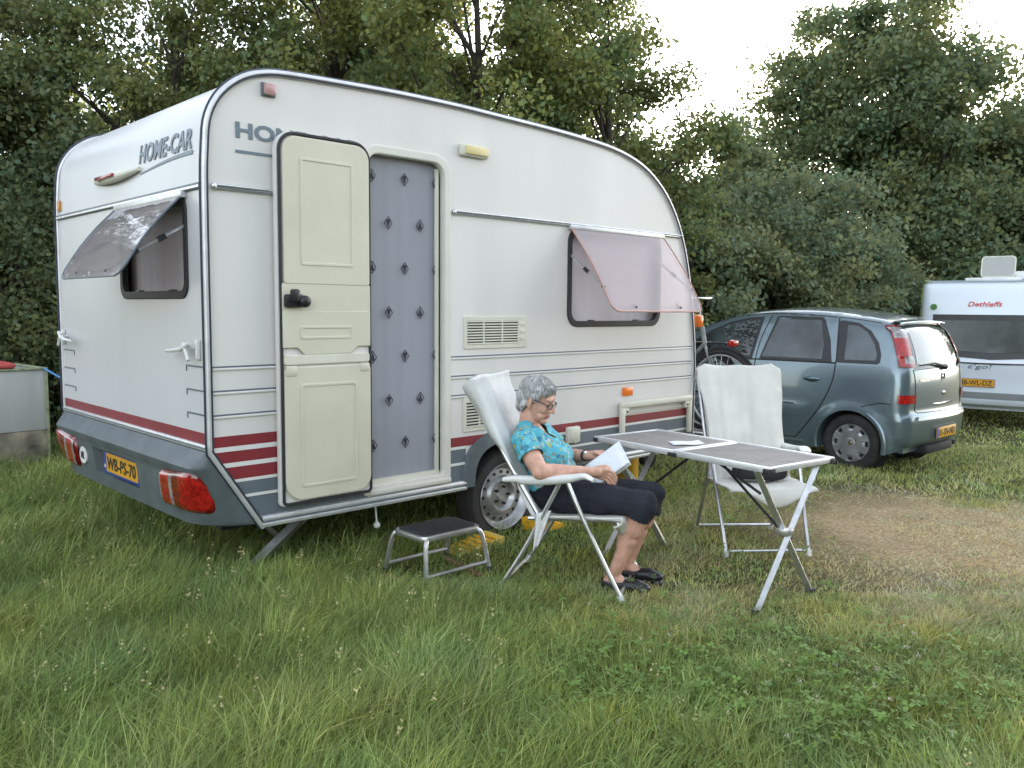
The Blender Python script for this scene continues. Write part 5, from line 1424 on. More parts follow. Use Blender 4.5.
# ------------------------------------------------------------------ planter box at far left with hose and sheet
t = thing('concrete_trough', 'tall grey fibre-cement trough with stained lower half, at the left edge beside the caravan', 'trough', (-0.35, 4.75, 0), math.radians(3))
def trough():
    mb = MB(); x0, x1, y0, y1 = -1.3, 0.80, -0.45, 0.35; H = 0.86
    mb.box((x0, y0, 0.33), (x1, y0 + 0.04, H - 0.005), 0.004); mb.box((x0, y1 - 0.04, 0.33), (x1, y1, H - 0.005), 0.004); mb.box((x1 - 0.04, y0 + 0.041, 0.33), (x1, y1 - 0.041, H - 0.005), 0.004); mb.box((x0, y0 + 0.041, 0.33), (x0 + 0.04, y1 - 0.041, H - 0.005), 0.004)
    mb.build('upper_wall', M['box'], t)
    mb = MB(); mb.box((x0 + .004, y0 + .004, -0.03), (x1 - .004, y1 - .004, 0.329), 0.006); mb.build('stained_base', M['boxdirt'], t)
    mb = MB()
    for a, b in (((x0 - .015, y0 - .015), (x1 + .015, y0 + .05)), ((x0 - .015, y1 - .05), (x1 + .015, y1 + .015))): mb.box((a[0], a[1], H - 0.004), (b[0], b[1], H + 0.014), 0.004)
    mb.box((x1 - .05, y0 + .051, H - .003), (x1 + .015, y1 - .051, H + .013), 0.004)
    mb.box((x1 - 0.01, y0 - 0.012, 0.0), (x1 + 0.012, y0 + 0.012, H - 0.006), 0.003)
    mb.build('rim', mat('mossy_rim', (0.30, 0.33, 0.20), 0.8, var=0.2, scale=15), t)
trough()
mb = MB(); mb.box((-1.2, 4.30, 0.876), (0.235, 4.72, 0.925), 0.03); o = mb.build('lid', M['redplastic'], None); tag(o, 'faded red plastic lid lying on top of the grey trough', 'lid')
mb = MB(); mb.tube(catmull([(0.45, 4.32, 0.87), (0.56, 4.2, 0.78), (0.66, 4.1, 0.70), (0.72, 4.05, 0.5), (0.78, 4.1, 0.2), (0.8, 4.2, 0.0)], 6), 0.009, 8); o = mb.build('hose', M['bluehose'], None); tag(o, 'blue hose hanging from the corner of the grey trough', 'hose')
mb = MB(); g = []
for i in range(30):
    x = -1.1 + 1.75 * i / 29; row = []
    for j in range(11):
        v = j / 10; hgt = 0.10 * math.sin(PI * v) * (0.55 + 0.6 * noise.noise(Vector((x * 3, v * 2, 1)))) * math.sin(PI * (i + 0.6) / 30.2) ** 0.4
        row.append((x, 4.22 - 0.32 * v + 0.03 * math.sin(x * 6), 0.0 + max(0.0, hgt) + 0.012 * noise.noise(Vector((x * 11, v * 8, 2)))))
    g.append(row)
mb.grid(g); o = mb.build('plastic_sheet', M['tarp'], None, 80, fix=False); tag(o, 'crumpled black plastic sheet on the ground along the foot of the grey trough', 'sheet')
# overhead cable at the top left
mb = MB(); a = Vector((-3.5, 9.0, 6.1)); b = Vector((9.0, 9.9, 3.2)); a = CAM + (RF * 849 + RX * (-760) + RU * 520) * (9 / 849); b = CAM + (RF * 849 + RX * (-430) + RU * 330) * (12 / 849)
mb.tube([a.lerp(b, q) - Vector((0, 0, 0.15 * math.sin(PI * q))) for q in np.linspace(0, 1, 12)], 0.009, 6); o = mb.build('overhead_cable', M['wire'], None); tag(o, 'thin dark cable slanting across the sky at the top left corner', 'cable')

# ------------------------------------------------------------------ the reading woman
def make_person():
    t = thing('person', 'grey-haired woman in turquoise floral blouse and navy knee trousers, sitting and reading a book', 'person', CH1, A1)
    V = Vector
    # joints, chair frame: X the way she faces, Y her left, Z up
    J = dict(nsh=V((-0.215, -0.165, 0.745)), nel=V((-0.095, -0.285, 0.625)), nwr=V((0.125, -0.135, 0.612)),
             fsh=V((-0.215, 0.165, 0.745)), fel=V((-0.085, 0.27, 0.61)), fwr=V((0.055, 0.125, 0.648)),
             nhip=V((-0.11, -0.085, 0.475)), nkn=V((0.385, -0.095, 0.462)), nan=V((0.235, -0.085, 0.075)),
             fhip=V((-0.11, 0.085, 0.475)), fkn=V((0.40, 0.095, 0.462)), fan=V((0.275, 0.10, 0.085)))
    # ---- head: built upright at its own origin, then tilted to look down at the book
    HC = V((-0.192, 0.0, 0.945)); HM = Matrix.Translation(HC) @ Matrix.Rotation(math.radians(-10), 4, 'Z') @ Matrix.Rotation(math.radians(20), 4, 'Y')
    def hp(x, y, z): return HM @ V((x, y, z))
    hr = HM.to_3x3()
    mb = MB()
    E = lambda c, r: mb.ell(hp(*c), r, 24, 16, hr)
    E((-0.012, 0, 0.030), (0.092, 0.072, 0.084))      # skull
    E((0.022, 0, -0.015), (0.064, 0.062, 0.085))      # face
    E((0.030, 0, -0.068), (0.050, 0.047, 0.040))      # jaw
    E((0.068, 0, -0.088), (0.020, 0.022, 0.017))      # chin
    E((0.068, 0, 0.032), (0.017, 0.048, 0.020))       # brow
    for s in (1, -1):
        E((0.055, s * 0.038, -0.022), (0.026, 0.022, 0.026))  # cheek
        E((0.052, s * 0.030, -0.060), (0.026, 0.022, 0.024))
        # ear
        mb.ell(hp(-0.012, s * 0.070, -0.005), (0.019, 0.008, 0.031), 14, 10, hr @ Matrix.Rotation(s * 0.35, 3, 'Z'))
        mb.ell(hp(-0.004, s * 0.069, -0.030), (0.010, 0.007, 0.013), 12, 8, hr)
    # nose
    mb.cap2(hp(0.082, 0, 0.016), hp(0.103, 0, -0.022), 0.0085, 0.0125)
    for s in (1, -1): E((0.092, s * 0.010, -0.027), (0.012, 0.009, 0.009))
    # mouth
    E((0.078, 0, -0.052), (0.016, 0.024, 0.007)); E((0.076, 0, -0.063), (0.016, 0.021, 0.008))
    # neck into chest
    mb.cap2(hp(-0.022, 0, -0.055), V((-0.240, 0, 0.800)), 0.050, 0.056)
    mb.cap2(V((-0.235, 0, 0.80)), V((-0.215, 0, 0.76)), 0.056, 0.066)
    mb.ell(V((-0.195, 0, 0.745)), (0.070, 0.12, 0.036), 20, 12)
    # arms
    for k in 'nf':
        sh, el, wr = J[k + 'sh'], J[k + 'el'], J[k + 'wr']; s = -1 if k == 'n' else 1
        mb.cap2(V((-0.20, s * 0.08, 0.74)), sh, 0.050, 0.048)
        mb.cap2(sh, sh.lerp(el, 0.5), 0.054, 0.050); mb.cap2(sh.lerp(el, 0.45), el, 0.050, 0.041)
        mb.cap2(el, el.lerp(wr, 0.35), 0.042, 0.040); mb.cap2(el.lerp(wr, 0.3), wr, 0.040, 0.025)
    # shins, calves, heels
    for k in 'nf':
        kn, an = J[k + 'kn'], J[k + 'an']
        mb.cap2(kn + V((0.0, 0, -0.005)), kn.lerp(an, 0.35), 0.057, 0.052); mb.cap2(kn.lerp(an, 0.3) + V((-0.018, 0, 0.0)), kn.lerp(an, 0.55) + V((-0.012, 0, 0)), 0.050, 0.042)
        mb.cap2(kn.lerp(an, 0.5), an, 0.043, 0.031)
        mb.cap2(an, an + V((-0.030, 0, -0.035)), 0.031, 0.026); mb.cap2(an, an + V((0.085, 0.0, -0.045)), 0.032, 0.024)
        mb.cap2(J[k + 'hip'], kn, 0.07, 0.055)
    # inner torso so that the figure is one body
    mb.cap2(V((-0.13, 0, 0.50)), V((-0.19, 0, 0.68)), 0.08, 0.08)
    # hands
    def finger(pts, r0, r1):
        for i in range(len(pts) - 1):
            a = r0 + (r1 - r0) * i / (len(pts) - 1); b = r0 + (r1 - r0) * (i + 1) / (len(pts) - 1); mb.cap2(V(pts[i]), V(pts[i + 1]), a, b, 10)
    wr = J['nwr']; kn_ = wr + V((0.072, 0.040, -0.014))
    # near hand: palm down-left, fingers over the near page edge
    mb.cap2(wr, wr + V((0.030, 0.016, -0.003)), 0.025, 0.026)
    for q in range(4):
        o = V((0.004 - 0.009 * q, 0.006 + 0.002 * q, 0.020 - 0.015 * q)); mb.cap2(wr + V((0.008, 0.004, 0.0)) + o * 0.4, kn_ + o, 0.016, 0.0125, 10)
    for q, (l_, dz) in enumerate(((0.074, 0.0), (0.080, 0.0), (0.074, 0.0), (0.060, 0.0))):
        o = V((0.004 - 0.009 * q, 0.006 + 0.002 * q, 0.020 - 0.015 * q)); b = kn_ + o; f = l_ / 0.08
        p1 = b + V((0.027, 0.008, -0.014)) * f; p2 = p1 + V((0.014, 0.006, -0.024)) * f; p3 = p2 + V((0.003, 0.008, -0.022)) * f
        finger([b, p1, p2, p3], 0.0092, 0.0068)
    tb = wr + V((0.034, 0.028, 0.018)); finger([wr + V((0.012, 0.014, 0.010)), tb, tb + V((0.028, 0.022, 0.004)), tb + V((0.046, 0.036, -0.006))], 0.014, 0.0085)
    # far hand: holds the far page, thumb on top
    wr = J['fwr']; kn_ = wr + V((0.070, -0.012, 0.004))
    mb.cap2(wr, wr + V((0.030, -0.005, 0.002)), 0.024, 0.026)
    for q in range(4):
        o = V((0.0, 0.012, 0.018 - 0.014 * q)); mb.cap2(wr + o * 0.4, kn_ + o, 0.016, 0.012, 10)
    for q, l_ in enumerate((0.9, 1.0, 0.92, 0.75)):
        o = V((0.0, 0.012, 0.018 - 0.014 * q)); b = kn_ + o
        finger([b, b + V((0.026, 0.004, -0.006)) * l_, b + V((0.048, -0.004, -0.014)) * l_, b + V((0.062, -0.016, -0.018)) * l_], 0.0105, 0.0075)
    finger([wr + V((0.015, -0.008, 0.012)), wr + V((0.045, -0.030, 0.024)), wr + V((0.075, -0.040, 0.014)), wr + V((0.095, -0.046, 0.000))], 0.0135, 0.0088)
    remesh(mb, 'body', [M['skin'], M['lips']], t, 0.0032, 2, colour=lambda c: 1 if (HM.inverted() @ c).x > 0.074 and abs((HM.inverted() @ c).y) < 0.022 and -0.070 < (HM.inverted() @ c).z < -0.046 else 0)
    # eyes (lowered lids)
    for s in (1, -1):
        m_ = MB(); m_.ell(hp(0.070, s * 0.030, 0.006), (0.012, 0.013, 0.011), 16, 10, hr); e = m_.build('eye', mat('eye_white', (0.62, 0.58, 0.54), 0.2), t)
        m_ = MB(); m_.ell(hp(0.078, s * 0.030, 0.0015), (0.0055, 0.006, 0.006), 12, 8, hr); m_.build('iris', mat('grey_iris', (0.10, 0.12, 0.14), 0.2), e)
        m_ = MB(); m_.ell(hp(0.0705, s * 0.030, 0.0095), (0.0135, 0.0145, 0.009), 14, 8, hr); m_.build('eyelid', M['skin'], e)
        m_ = MB(); m_.tube(catmull([hp(0.080, s * 0.014, 0.026), hp(0.080, s * 0.030, 0.033), hp(0.068, s * 0.046, 0.027)], 4), 0.0028, 6); m_.build('eyebrow', M['hair'], t)
    # glasses
    m_ = MB()
    for s in (1, -1):
        rim = [hp(0.094 - 0.010 * abs(math.cos(a) * 0.5 + 0.5) ** 2, s * (0.033 + 0.024 * math.cos(a)), 0.004 + 0.0155 * math.sin(a)) for a in np.linspace(0, 2 * PI, 20, endpoint=False)]
        m_.tube(rim, 0.0019, 5, closed=True)
        m_.tube([rim[k % 20] + (rim[k % 20] - rim[(k + 10) % 20]) * 0.015 for k in range(1, 10)], 0.0026, 5)
        m_.tube([hp(0.084, s * 0.057, 0.011), hp(0.040, s * 0.070, 0.014), hp(-0.008, s * 0.074, 0.012), hp(-0.022, s * 0.073, 0.000)], 0.0026, 5)
    m_.tube([hp(0.094, -0.010, 0.008), hp(0.098, 0, 0.010), hp(0.094, 0.010, 0.008)], 0.0018, 5)
    m_.build('glasses', M['navyrub'], t)
    # ---- hair: short and grey, swept from the crown
    def hair_out(p):
        q = HM.inverted() @ p; return q
    m_ = MB()
    m_.ell(hp(-0.016, 0, 0.042), (0.100, 0.080, 0.087), 28, 18, hr); m_.ell(hp(-0.052, 0, 0.002), (0.062, 0.072, 0.088), 24, 16, hr); m_.ell(hp(-0.075, 0, -0.045), (0.030, 0.050, 0.045), 20, 12, hr)
    m_.ell(hp(0.030, 0, 0.078), (0.042, 0.055, 0.032), 20, 12, hr)
    for s in (1, -1): m_.ell(hp(0.008, s * 0.058, 0.030), (0.026, 0.018, 0.040), 16, 12, hr); m_.ell(hp(-0.042, s * 0.050, -0.030), (0.020, 0.022, 0.050), 16, 12, hr)
    hb = remesh(m_, 'hair', M['hair'], t, 0.0045, 7, cut=[(hp(0.050, 0, 0.060), hr @ V((0.75, 0, -0.62)))], noise_amp=0.002, noise_scale=30)
    # cut away the face side below the fringe and around the ears
    bm = bmesh.new(); bm.from_mesh(hb.data); inv = HM.inverted(); kill = []
    for f in bm.faces:
        q = inv @ f.calc_center_median()
        if (q.x > 0.030 and q.z < 0.058) or (q.x > -0.028 and q.z < 0.012 and True) or (q.x > 0.012 and q.z < 0.030): kill.append(f)
    bmesh.ops.delete(bm, geom=kill, context='FACES')
    sc = [(v.co.copy(), v.normal.copy()) for v in bm.verts if v.link_faces]
    bm.to_mesh(hb.data); bm.free()
    m_ = MB(); rnd = random.Random(3)
    for k in range(9000):
        p, n = rnd.choice(sc); q = inv @ p
        flow = (q - V((-0.045, 0.0, 0.14))).normalized() + V((0.25, 0, -0.25))
        d = (hr @ flow); d = (d - n * d.dot(n)).normalized(); d = (d + n * (0.03 + 0.16 * rnd.random())).normalized() ; d = (d + V((rnd.uniform(-.12, .12), rnd.uniform(-.12, .12), rnd.uniform(-.12, .12)))).normalized()
        L = rnd.uniform(0.014, 0.030); w_ = n.cross(d).normalized() * 0.0010; a = p - n * 0.001
        m_.add([a - w_, a + w_, a + d * L * 0.6 + w_ * 0.7 - n * 0.0006, a + d * L - n * L * 0.18, a + d * L * 0.6 - w_ * 0.7 - n * 0.0006], [(0, 1, 2, 3, 4)], rnd.choice((0, 0, 1, 2)))
    m_.build('hair_strands', [M['hair'], mat('silver_strands', (0.60, 0.59, 0.58), 0.6), mat('dark_strands', (0.26, 0.255, 0.25), 0.6)], hb, None, fix=False)
    # ---- blouse
    m_ = MB()
    for c, r in (((-0.115, 0, 0.505), (0.125, 0.165, 0.080)), ((-0.105, 0, 0.575), (0.128, 0.155, 0.085)), ((-0.130, 0, 0.640), (0.122, 0.150, 0.080)), ((-0.175, 0, 0.700), (0.112, 0.155, 0.080)), ((-0.215, 0, 0.752), (0.085, 0.150, 0.052))):
        m_.ell(V(c), r, 28, 16)
    for s in (1, -1): m_.ell(V((-0.075, s * 0.062, 0.660)), (0.062, 0.066, 0.060), 20, 14)
    m_.cap2(V((-0.225, -0.13, 0.765)), V((-0.235, -0.05, 0.795)), 0.052, 0.048); m_.cap2(V((-0.225, 0.13, 0.765)), V((-0.235, 0.05, 0.795)), 0.052, 0.048); m_.cap2(V((-0.235, -0.05, 0.795)), V((-0.235, 0.05, 0.795)), 0.052, 0.052); m_.cap2(V((-0.19, -0.07, 0.765)), V((-0.19, 0.07, 0.765)), 0.055, 0.055)
    cuts = []
    for k in 'nf':
        sh, el = J[k + 'sh'], J[k + 'el']; m_.cap2(sh + V((0, 0, 0.004)), sh.lerp(el, 0.55), 0.066, 0.064)
    d = (J['nel'] - J['nsh']).normalized(); df = (J['fel'] - J['fsh']).normalized()
    sh = remesh(m_, 'blouse', M['shirt'], t, 0.006, 4, noise_amp=0.010, noise_scale=14)
    bm = bmesh.new(); bm.from_mesh(sh.data)
    # open the sleeves and the neckline
    kill = []
    for f in bm.faces:
        c = f.calc_center_median()
        for k, dd in (('n', d), ('f', df)):
            q = c - J[k + 'sh']; along = q.dot(dd); rad = (q - dd * along).length
            if along > 0.108 and rad < 0.072 and (c.y < -0.10 if k == 'n' else c.y > 0.10): kill.append(f); break
        else:
            q = c - V((-0.215, 0, 0.825)); vn = V((0.45, 0, 0.9)).normalized()
            if (c - V((-0.235, 0, 0.845))).length < 0.064 or (abs(c.y) < 0.052 - 0.9 * (0.80 - c.z) and c.x > -0.20 and c.z > 0.752): kill.append(f)
    bmesh.ops.delete(bm, geom=list(set(kill)), context='FACES'); bm.to_mesh(sh.data); bm.free()
    sm = sh.modifiers.new('s', 'SOLIDIFY'); sm.thickness = 0.003
    # ---- trousers
    m_ = MB()
    m_.ell(V((-0.115, 0, 0.475)), (0.125, 0.170, 0.075), 28, 16)
    for k in 'nf':
        h, kn = J[k + 'hip'], J[k + 'kn']; an = J[k + 'an']
        m_.cap2(h, h.lerp(kn, 0.5), 0.088, 0.082); m_.cap2(h.lerp(kn, 0.45), kn, 0.082, 0.068); m_.cap2(kn, kn.lerp(an, 0.22), 0.068, 0.070)
    tr = remesh(m_, 'trousers', M['trousers'], t, 0.006, 4, noise_amp=0.012, noise_scale=15)
    bm = bmesh.new(); bm.from_mesh(tr.data); kill = []
    for f in bm.faces:
        c = f.calc_center_median()
        for k in 'nf':
            kn, an = J[k + 'kn'], J[k + 'an']; dd = (an - kn).normalized(); q = c - kn
            if q.dot(dd) > 0.080 and (q - dd * q.dot(dd)).length < 0.088 and c.x > 0.2 and (c.y < 0) == (k == 'n'): kill.append(f); break
    bmesh.ops.delete(bm, geom=kill, context='FACES'); bm.to_mesh(tr.data); bm.free()
    sm = tr.modifiers.new('s', 'SOLIDIFY'); sm.thickness = 0.003
    # ---- shoes
    for k in 'nf':
        an = J[k + 'an']; zf = 0.012 if k == 'n' else 0.018; m_ = MB()
        hx, tx_ = an.x - 0.055, an.x + 0.185; y = an.y
        m_.ell(V((hx + 0.035, y, zf + 0.028)), (0.042, 0.034, 0.036), 20, 12); m_.cap2(V((hx + 0.03, y, zf + 0.022)), V((tx_ - 0.06, y, zf + 0.022)), 0.033, 0.038); m_.ell(V((tx_ - 0.048, y, zf + 0.020)), (0.056, 0.043, 0.030), 20, 12)
        m_.box((hx - 0.008, y - 0.037, zf - 0.018), (tx_ + 0.006, y + 0.037, zf + 0.0), 0.01)
        so = remesh(m_, 'shoe', M['shoe'], t, 0.005, 3)
        bm = bmesh.new(); bm.from_mesh(so.data); kill = [f for f in bm.faces if f.calc_center_median().z > zf + 0.043 and hx + 0.005 < f.calc_center_median().x < an.x + 0.055]
        bmesh.ops.delete(bm, geom=kill, context='FACES'); bm.to_mesh(so.data); bm.free()
        m_ = MB(); m_.tube(catmull([(an.x + 0.055, y - 0.036, zf + 0.03), (an.x + 0.062, y, zf + 0.056), (an.x + 0.055, y + 0.036, zf + 0.03)], 5), 0.006, 6); m_.build('shoe_strap', M['shoe'], so)
        m_ = MB(); m_.box((an.x + 0.055, y - 0.012, zf + 0.054), (an.x + 0.072, y + 0.012, zf + 0.064), 0.003); m_.build('shoe_buckle', M['steel'], so)
    # wristwatch on the far wrist
    wr, el = J['fwr'], J['fel']; ax = (el - wr).normalized(); u = ax.cross(V((0, 0, 1))).normalized(); v = u.cross(ax); c = wr + ax * 0.022; m_ = MB()
    m_.rings([[c + ax * h + (u * math.cos(a) + v * math.sin(a)) * r for a in np.linspace(0, 2 * PI, 24, endpoint=False)] for h, r in ((-0.008, 0.0275), (-0.008, 0.031), (0.008, 0.0315), (0.008, 0.0285))], closed=True); wt = m_.build('wristwatch', M['black'], t)
    fc = c - u * 0.030 if (u.y > 0) else c + u * 0.030
    m_ = MB(); m_.ell(c + V((0, -0.026, 0.016)), (0.013, 0.006, 0.013)); m_.build('watch_face', M['chrome'], wt)
    m_ = MB(); m_.tube(catmull([(-0.272, 0.0, 0.835), (-0.262, -0.048, 0.825), (-0.205, -0.062, 0.795), (-0.155, -0.030, 0.772), (-0.145, 0.0, 0.768), (-0.155, 0.030, 0.772), (-0.205, 0.062, 0.795), (-0.262, 0.048, 0.825)], 4, closed=True), 0.0022, 5, closed=True); m_.build('necklace', M['ivory'], t)
    # ---- the book in her hands
    b = thing('book', 'open white-paged paperback held in the reading woman\'s hands', 'book', CH1, A1)
    s0, s1 = V((0.122, -0.035, 0.503)), V((0.300, -0.010, 0.645)); sd_ = (s1 - s0); sl = sd_.length; sd_.normalize()
    n0 = V((-0.62, 0, 0.78)); fd = (n0 * 0.80 + V((0, 0.60, 0)) - sd_ * 0.0).normalized(); nd = (n0 * 0.18 + V((0, -1, 0)) * 0.98).normalized()
    def leafs(name, dirv, wd, m, th, bend, up):
        m2 = MB(); g = []
        for i in range(13):
            q = i / 12; row = []
            for j in range(7):
                p = s0 + sd_ * (sl * j / 6) + dirv * (wd * q) + up * (bend * math.sin(PI * q) ** 0.8); row.append(tuple(p))
            g.append(row)
        m2.grid(g); o = m2.build(name, m, b, 60, fix=False); q = o.modifiers.new('s', 'SOLIDIFY'); q.thickness = th; q.offset = 0; return o
    leafs('left_pages', fd, 0.150, M['paper'], 0.007, 0.010, (-nd * 0.4 + n0 * 0.6).normalized())
    leafs('right_pages', nd, 0.060, M['paper'], 0.010, 0.008, n0)
    m2 = MB(); m2.tube([s0 + sd_ * 0.0 - n0 * 0.004, s1 - n0 * 0.004], 0.006, 6); m2.build('spine', M['pageblock'], b)
make_person()

# ------------------------------------------------------------------ vegetation
def fast_mesh(name, co, faces_n, idx, col, m):
    "mesh from arrays: co (N,3); faces_n vertices per face; idx flat; col (N,3)"
    me = bpy.data.meshes.new(name)
    nf = len(idx) // faces_n
    me.vertices.add(len(co)); me.vertices.foreach_set('co', np.asarray(co, dtype=np.float32).ravel())
    me.loops.add(len(idx)); me.loops.foreach_set('vertex_index', np.asarray(idx, dtype=np.int32))
    me.polygons.add(nf); me.polygons.foreach_set('loop_start', np.arange(0, nf * faces_n, faces_n, dtype=np.int32))
    me.polygons.foreach_set('loop_total', np.full(nf, faces_n, dtype=np.int32))
    me.update()
    a = me.color_attributes.new('col', 'FLOAT_COLOR', 'POINT')
    a.data.foreach_set('color', np.concatenate([np.asarray(col, dtype=np.float32), np.ones((len(co), 1), dtype=np.float32)], 1).ravel())
    me.materials.append(m)
    return me
def vnoise(P, s, seed=0):
    "cheap smooth noise for arrays of points (N,2 or 3)"
    P = np.asarray(P) * s; r = np.zeros(len(P)); g = np.random.default_rng(seed)
    for k in range(5):
        d = g.normal(size=P.shape[1]); d /= np.linalg.norm(d); r += np.sin(P @ d * (1 + 0.55 * k) * 2.2 + g.uniform(0, 6.28) + 1.3 * np.sin(P @ g.normal(size=P.shape[1]) + k))
    return r / 5
def leaves(centres, size, cols):
    n = len(centres)
    d = rng.normal(size=(n, 3)); d[:, 2] -= 0.25; d /= np.linalg.norm(d, axis=1)[:, None]
    u = rng.normal(size=(n, 3)); u -= d * (u * d).sum(1)[:, None]; u /= np.linalg.norm(u, axis=1)[:, None]
    s = size * rng.uniform(0.6, 1.3, n)[:, None]
    co = np.stack([centres, centres + d * s * 0.5 + u * s * 0.33, centres + d * s * 1.0, centres + d * s * 0.5 - u * s * 0.33], 1).reshape(-1, 3)
    idx = np.arange(n * 4); return co, idx, np.repeat(cols, 4, 0)
def tree(name, label, cat, at, height, base, rad, n_leaf, leaf, tone, clump=0.35, nclump=150, gap=0.0, trunk_r=0.14, group=None, flat=1.0, lean=(0, 0), shell=0.55, seed=0, limbs=26, low=0.0, lump=1.0, taper=0.28):
    global rng
    g = np.random.default_rng(seed + 100); rng = g
    n_leaf = int(n_leaf * 1.3); leaf *= 0.86; x, y = at; z0 = gz(min(x, 22)); t = thing(name, label, cat, (x, y, z0), 0, group)
    ch = height - base; c = np.array([lean[0], lean[1], base + ch * 0.52])
    # clump centres in a lumpy ovoid, most of them near its skin
    P = []
    while len(P) < nclump:
        v = g.normal(size=3); v /= np.linalg.norm(v); rr_ = g.uniform(shell ** 3, 1) ** (1 / 3)
        lp = 1 + lump * (0.22 * math.sin(v[0] * 3.1 + seed) * math.cos(v[1] * 2.7 + seed * 2) + 0.16 * math.sin(v[2] * 5 + seed * 1.7 + v[0] * 4))
        tp = 1 - taper * max(0, v[2])
        q = v * rr_ * lp * np.array([rad * tp, rad * flat * tp, ch * 0.54]) + c
        if q[2] < low + 0.1: q[2] = low + 0.1 + g.uniform(0, 0.4)
        if gap and vnoise(q[None], 0.9, seed)[0] < gap - 0.55: continue
        P.append(q)
    P = np.array(P)
    # trunk and limbs
    mb = MB(); top = Vector((lean[0] * 0.7, lean[1] * 0.7, base + ch * 0.75)); pts = []
    for i in range(9):
        q = i / 8; pts.append((top.x * q + 0.10 * math.sin(q * 5 + seed), top.y * q + 0.10 * math.cos(q * 4 + seed) - 0.10, top.z * q - 0.05))
    mb.tube(pts, [trunk_r * (1.25 - 1.05 * i / 8) + 0.01 for i in range(9)], 10)
    order = g.permutation(len(P))[:limbs]
    for k in order:
        e = Vector(P[k]); q = min(0.92, max(0.18, (e.z - 0.9 - 0.35 * math.hypot(e.x - top.x, e.y - top.y)) / max(0.5, top.z))); f = q * 8; i = int(min(7, f)); a = Vector(pts[i]).lerp(Vector(pts[i + 1]), f - i)
        mid = a.lerp(e, 0.5) + Vector((g.uniform(-.15, .15), g.uniform(-.15, .15), g.uniform(-0.05, 0.25))) * (e - a).length * 0.5
        r0 = trunk_r * (1.1 - q) * 0.5 + 0.012
        L = catmull([a, mid, e], 5); mb.tube(L, [r0 * (1 - 0.85 * j / (len(L) - 1)) for j in range(len(L))], 6)
        for j in range(3):
            s_ = Vector(L[4 + 2 * j]); e2 = s_ + Vector((g.normal() * 0.35, g.normal() * 0.35, g.uniform(-0.05, 0.5))) * clump * 2.2; mb.tube([s_, s_.lerp(e2, 0.5) + Vector((0, 0, 0.04)), e2], [r0 * 0.4, r0 * 0.25, r0 * 0.1], 4)
    mb.build('trunk', M['bark'], t, 60, fix=False)
    w_ = g.uniform(0.4, 1.6, len(P)); w_ /= w_.sum(); cid = g.choice(len(P), n_leaf, p=w_)
    cr = clump * g.uniform(0.6, 1.35, len(P))
    off = g.normal(size=(n_leaf, 3)); off /= np.linalg.norm(off, axis=1)[:, None]; off *= (g.uniform(0, 1, n_leaf) ** 0.55)[:, None]
    C = P[cid] + off * cr[cid][:, None] * np.array([1.15, 1.15, 0.75])
    C = C + 0.05 * g.normal(size=C.shape); C = C[C[:, 2] > low]; cid = cid[:len(C)]
    tone = np.array(tone); k = 0.75 + 0.5 * g.uniform(0, 1, len(C)) ; hue = g.uniform(-1, 1, len(C)) + 0.9 * vnoise(C, 0.8, seed + 5)
    col = tone[None] * k[:, None] * (1 + np.stack([0.22 * hue, 0.06 * hue, -0.12 * hue], 1)); col = np.clip(col, 0.004, 0.5)
    co, idx, cc = leaves(C, leaf, col)
    o = bpy.data.objects.new('crown', fast_mesh('crown', co, 4, idx, cc, M['leaf'])); COL.objects.link(o); o.parent = t
    return t
fwd = Vector((RF.x, RF.y)).normalized(); rgt = Vector((RX.x, RX.y)).normalized()
def spot(px, d):
    q = Vector((CAM.x, CAM.y)) + fwd * d + rgt * ((px - 512) / 849 * d); return (q.x, q.y)
DK = (0.122, 0.155, 0.072); MD = (0.150, 0.182, 0.070); LT = (0.175, 0.205, 0.070); BG = (0.165, 0.200, 0.108)
G1 = 'trees of the boundary row'
# left: dense dark row close behind the caravan
tree('hedge_tree', 'dark dense tree at the far left edge, beside the grey trough', 'tree', spot(-90, 9.6), 4.5, 0.2, 1.9, 34000, 0.085, DK, nclump=170, group=G1, seed=1)
tree('hedge_tree', 'dark leafy tree directly behind the grey trough, reaching the left sky gap', 'tree', spot(40, 10.4), 5.2, 0.2, 1.8, 30000, 0.085, DK, nclump=120, group=G1, seed=2, gap=0.28)
tree('hedge_tree', 'dark thin-topped tree behind the rear corner of the striped caravan', 'tree', spot(175, 10.8), 6.1, 0.4, 1.9, 32000, 0.08, MD, nclump=130, clump=0.32, group=G1, seed=3, gap=0.30)
tree('bush', 'low dark bush filling the gap between the trough and the caravan', 'bush', spot(15, 8.9), 2.5, 0.0, 1.15, 20000, 0.07, DK, nclump=90, clump=0.3, group='bushes of the boundary row', seed=4, limbs=12, trunk_r=0.06)
tree('bush', 'low dark bush hidden mostly behind the caravan rear', 'bush', spot(110, 9.6), 2.6, 0.0, 1.2, 16000, 0.07, DK, nclump=80, clump=0.3, group='bushes of the boundary row', seed=14, limbs=12, trunk_r=0.06)
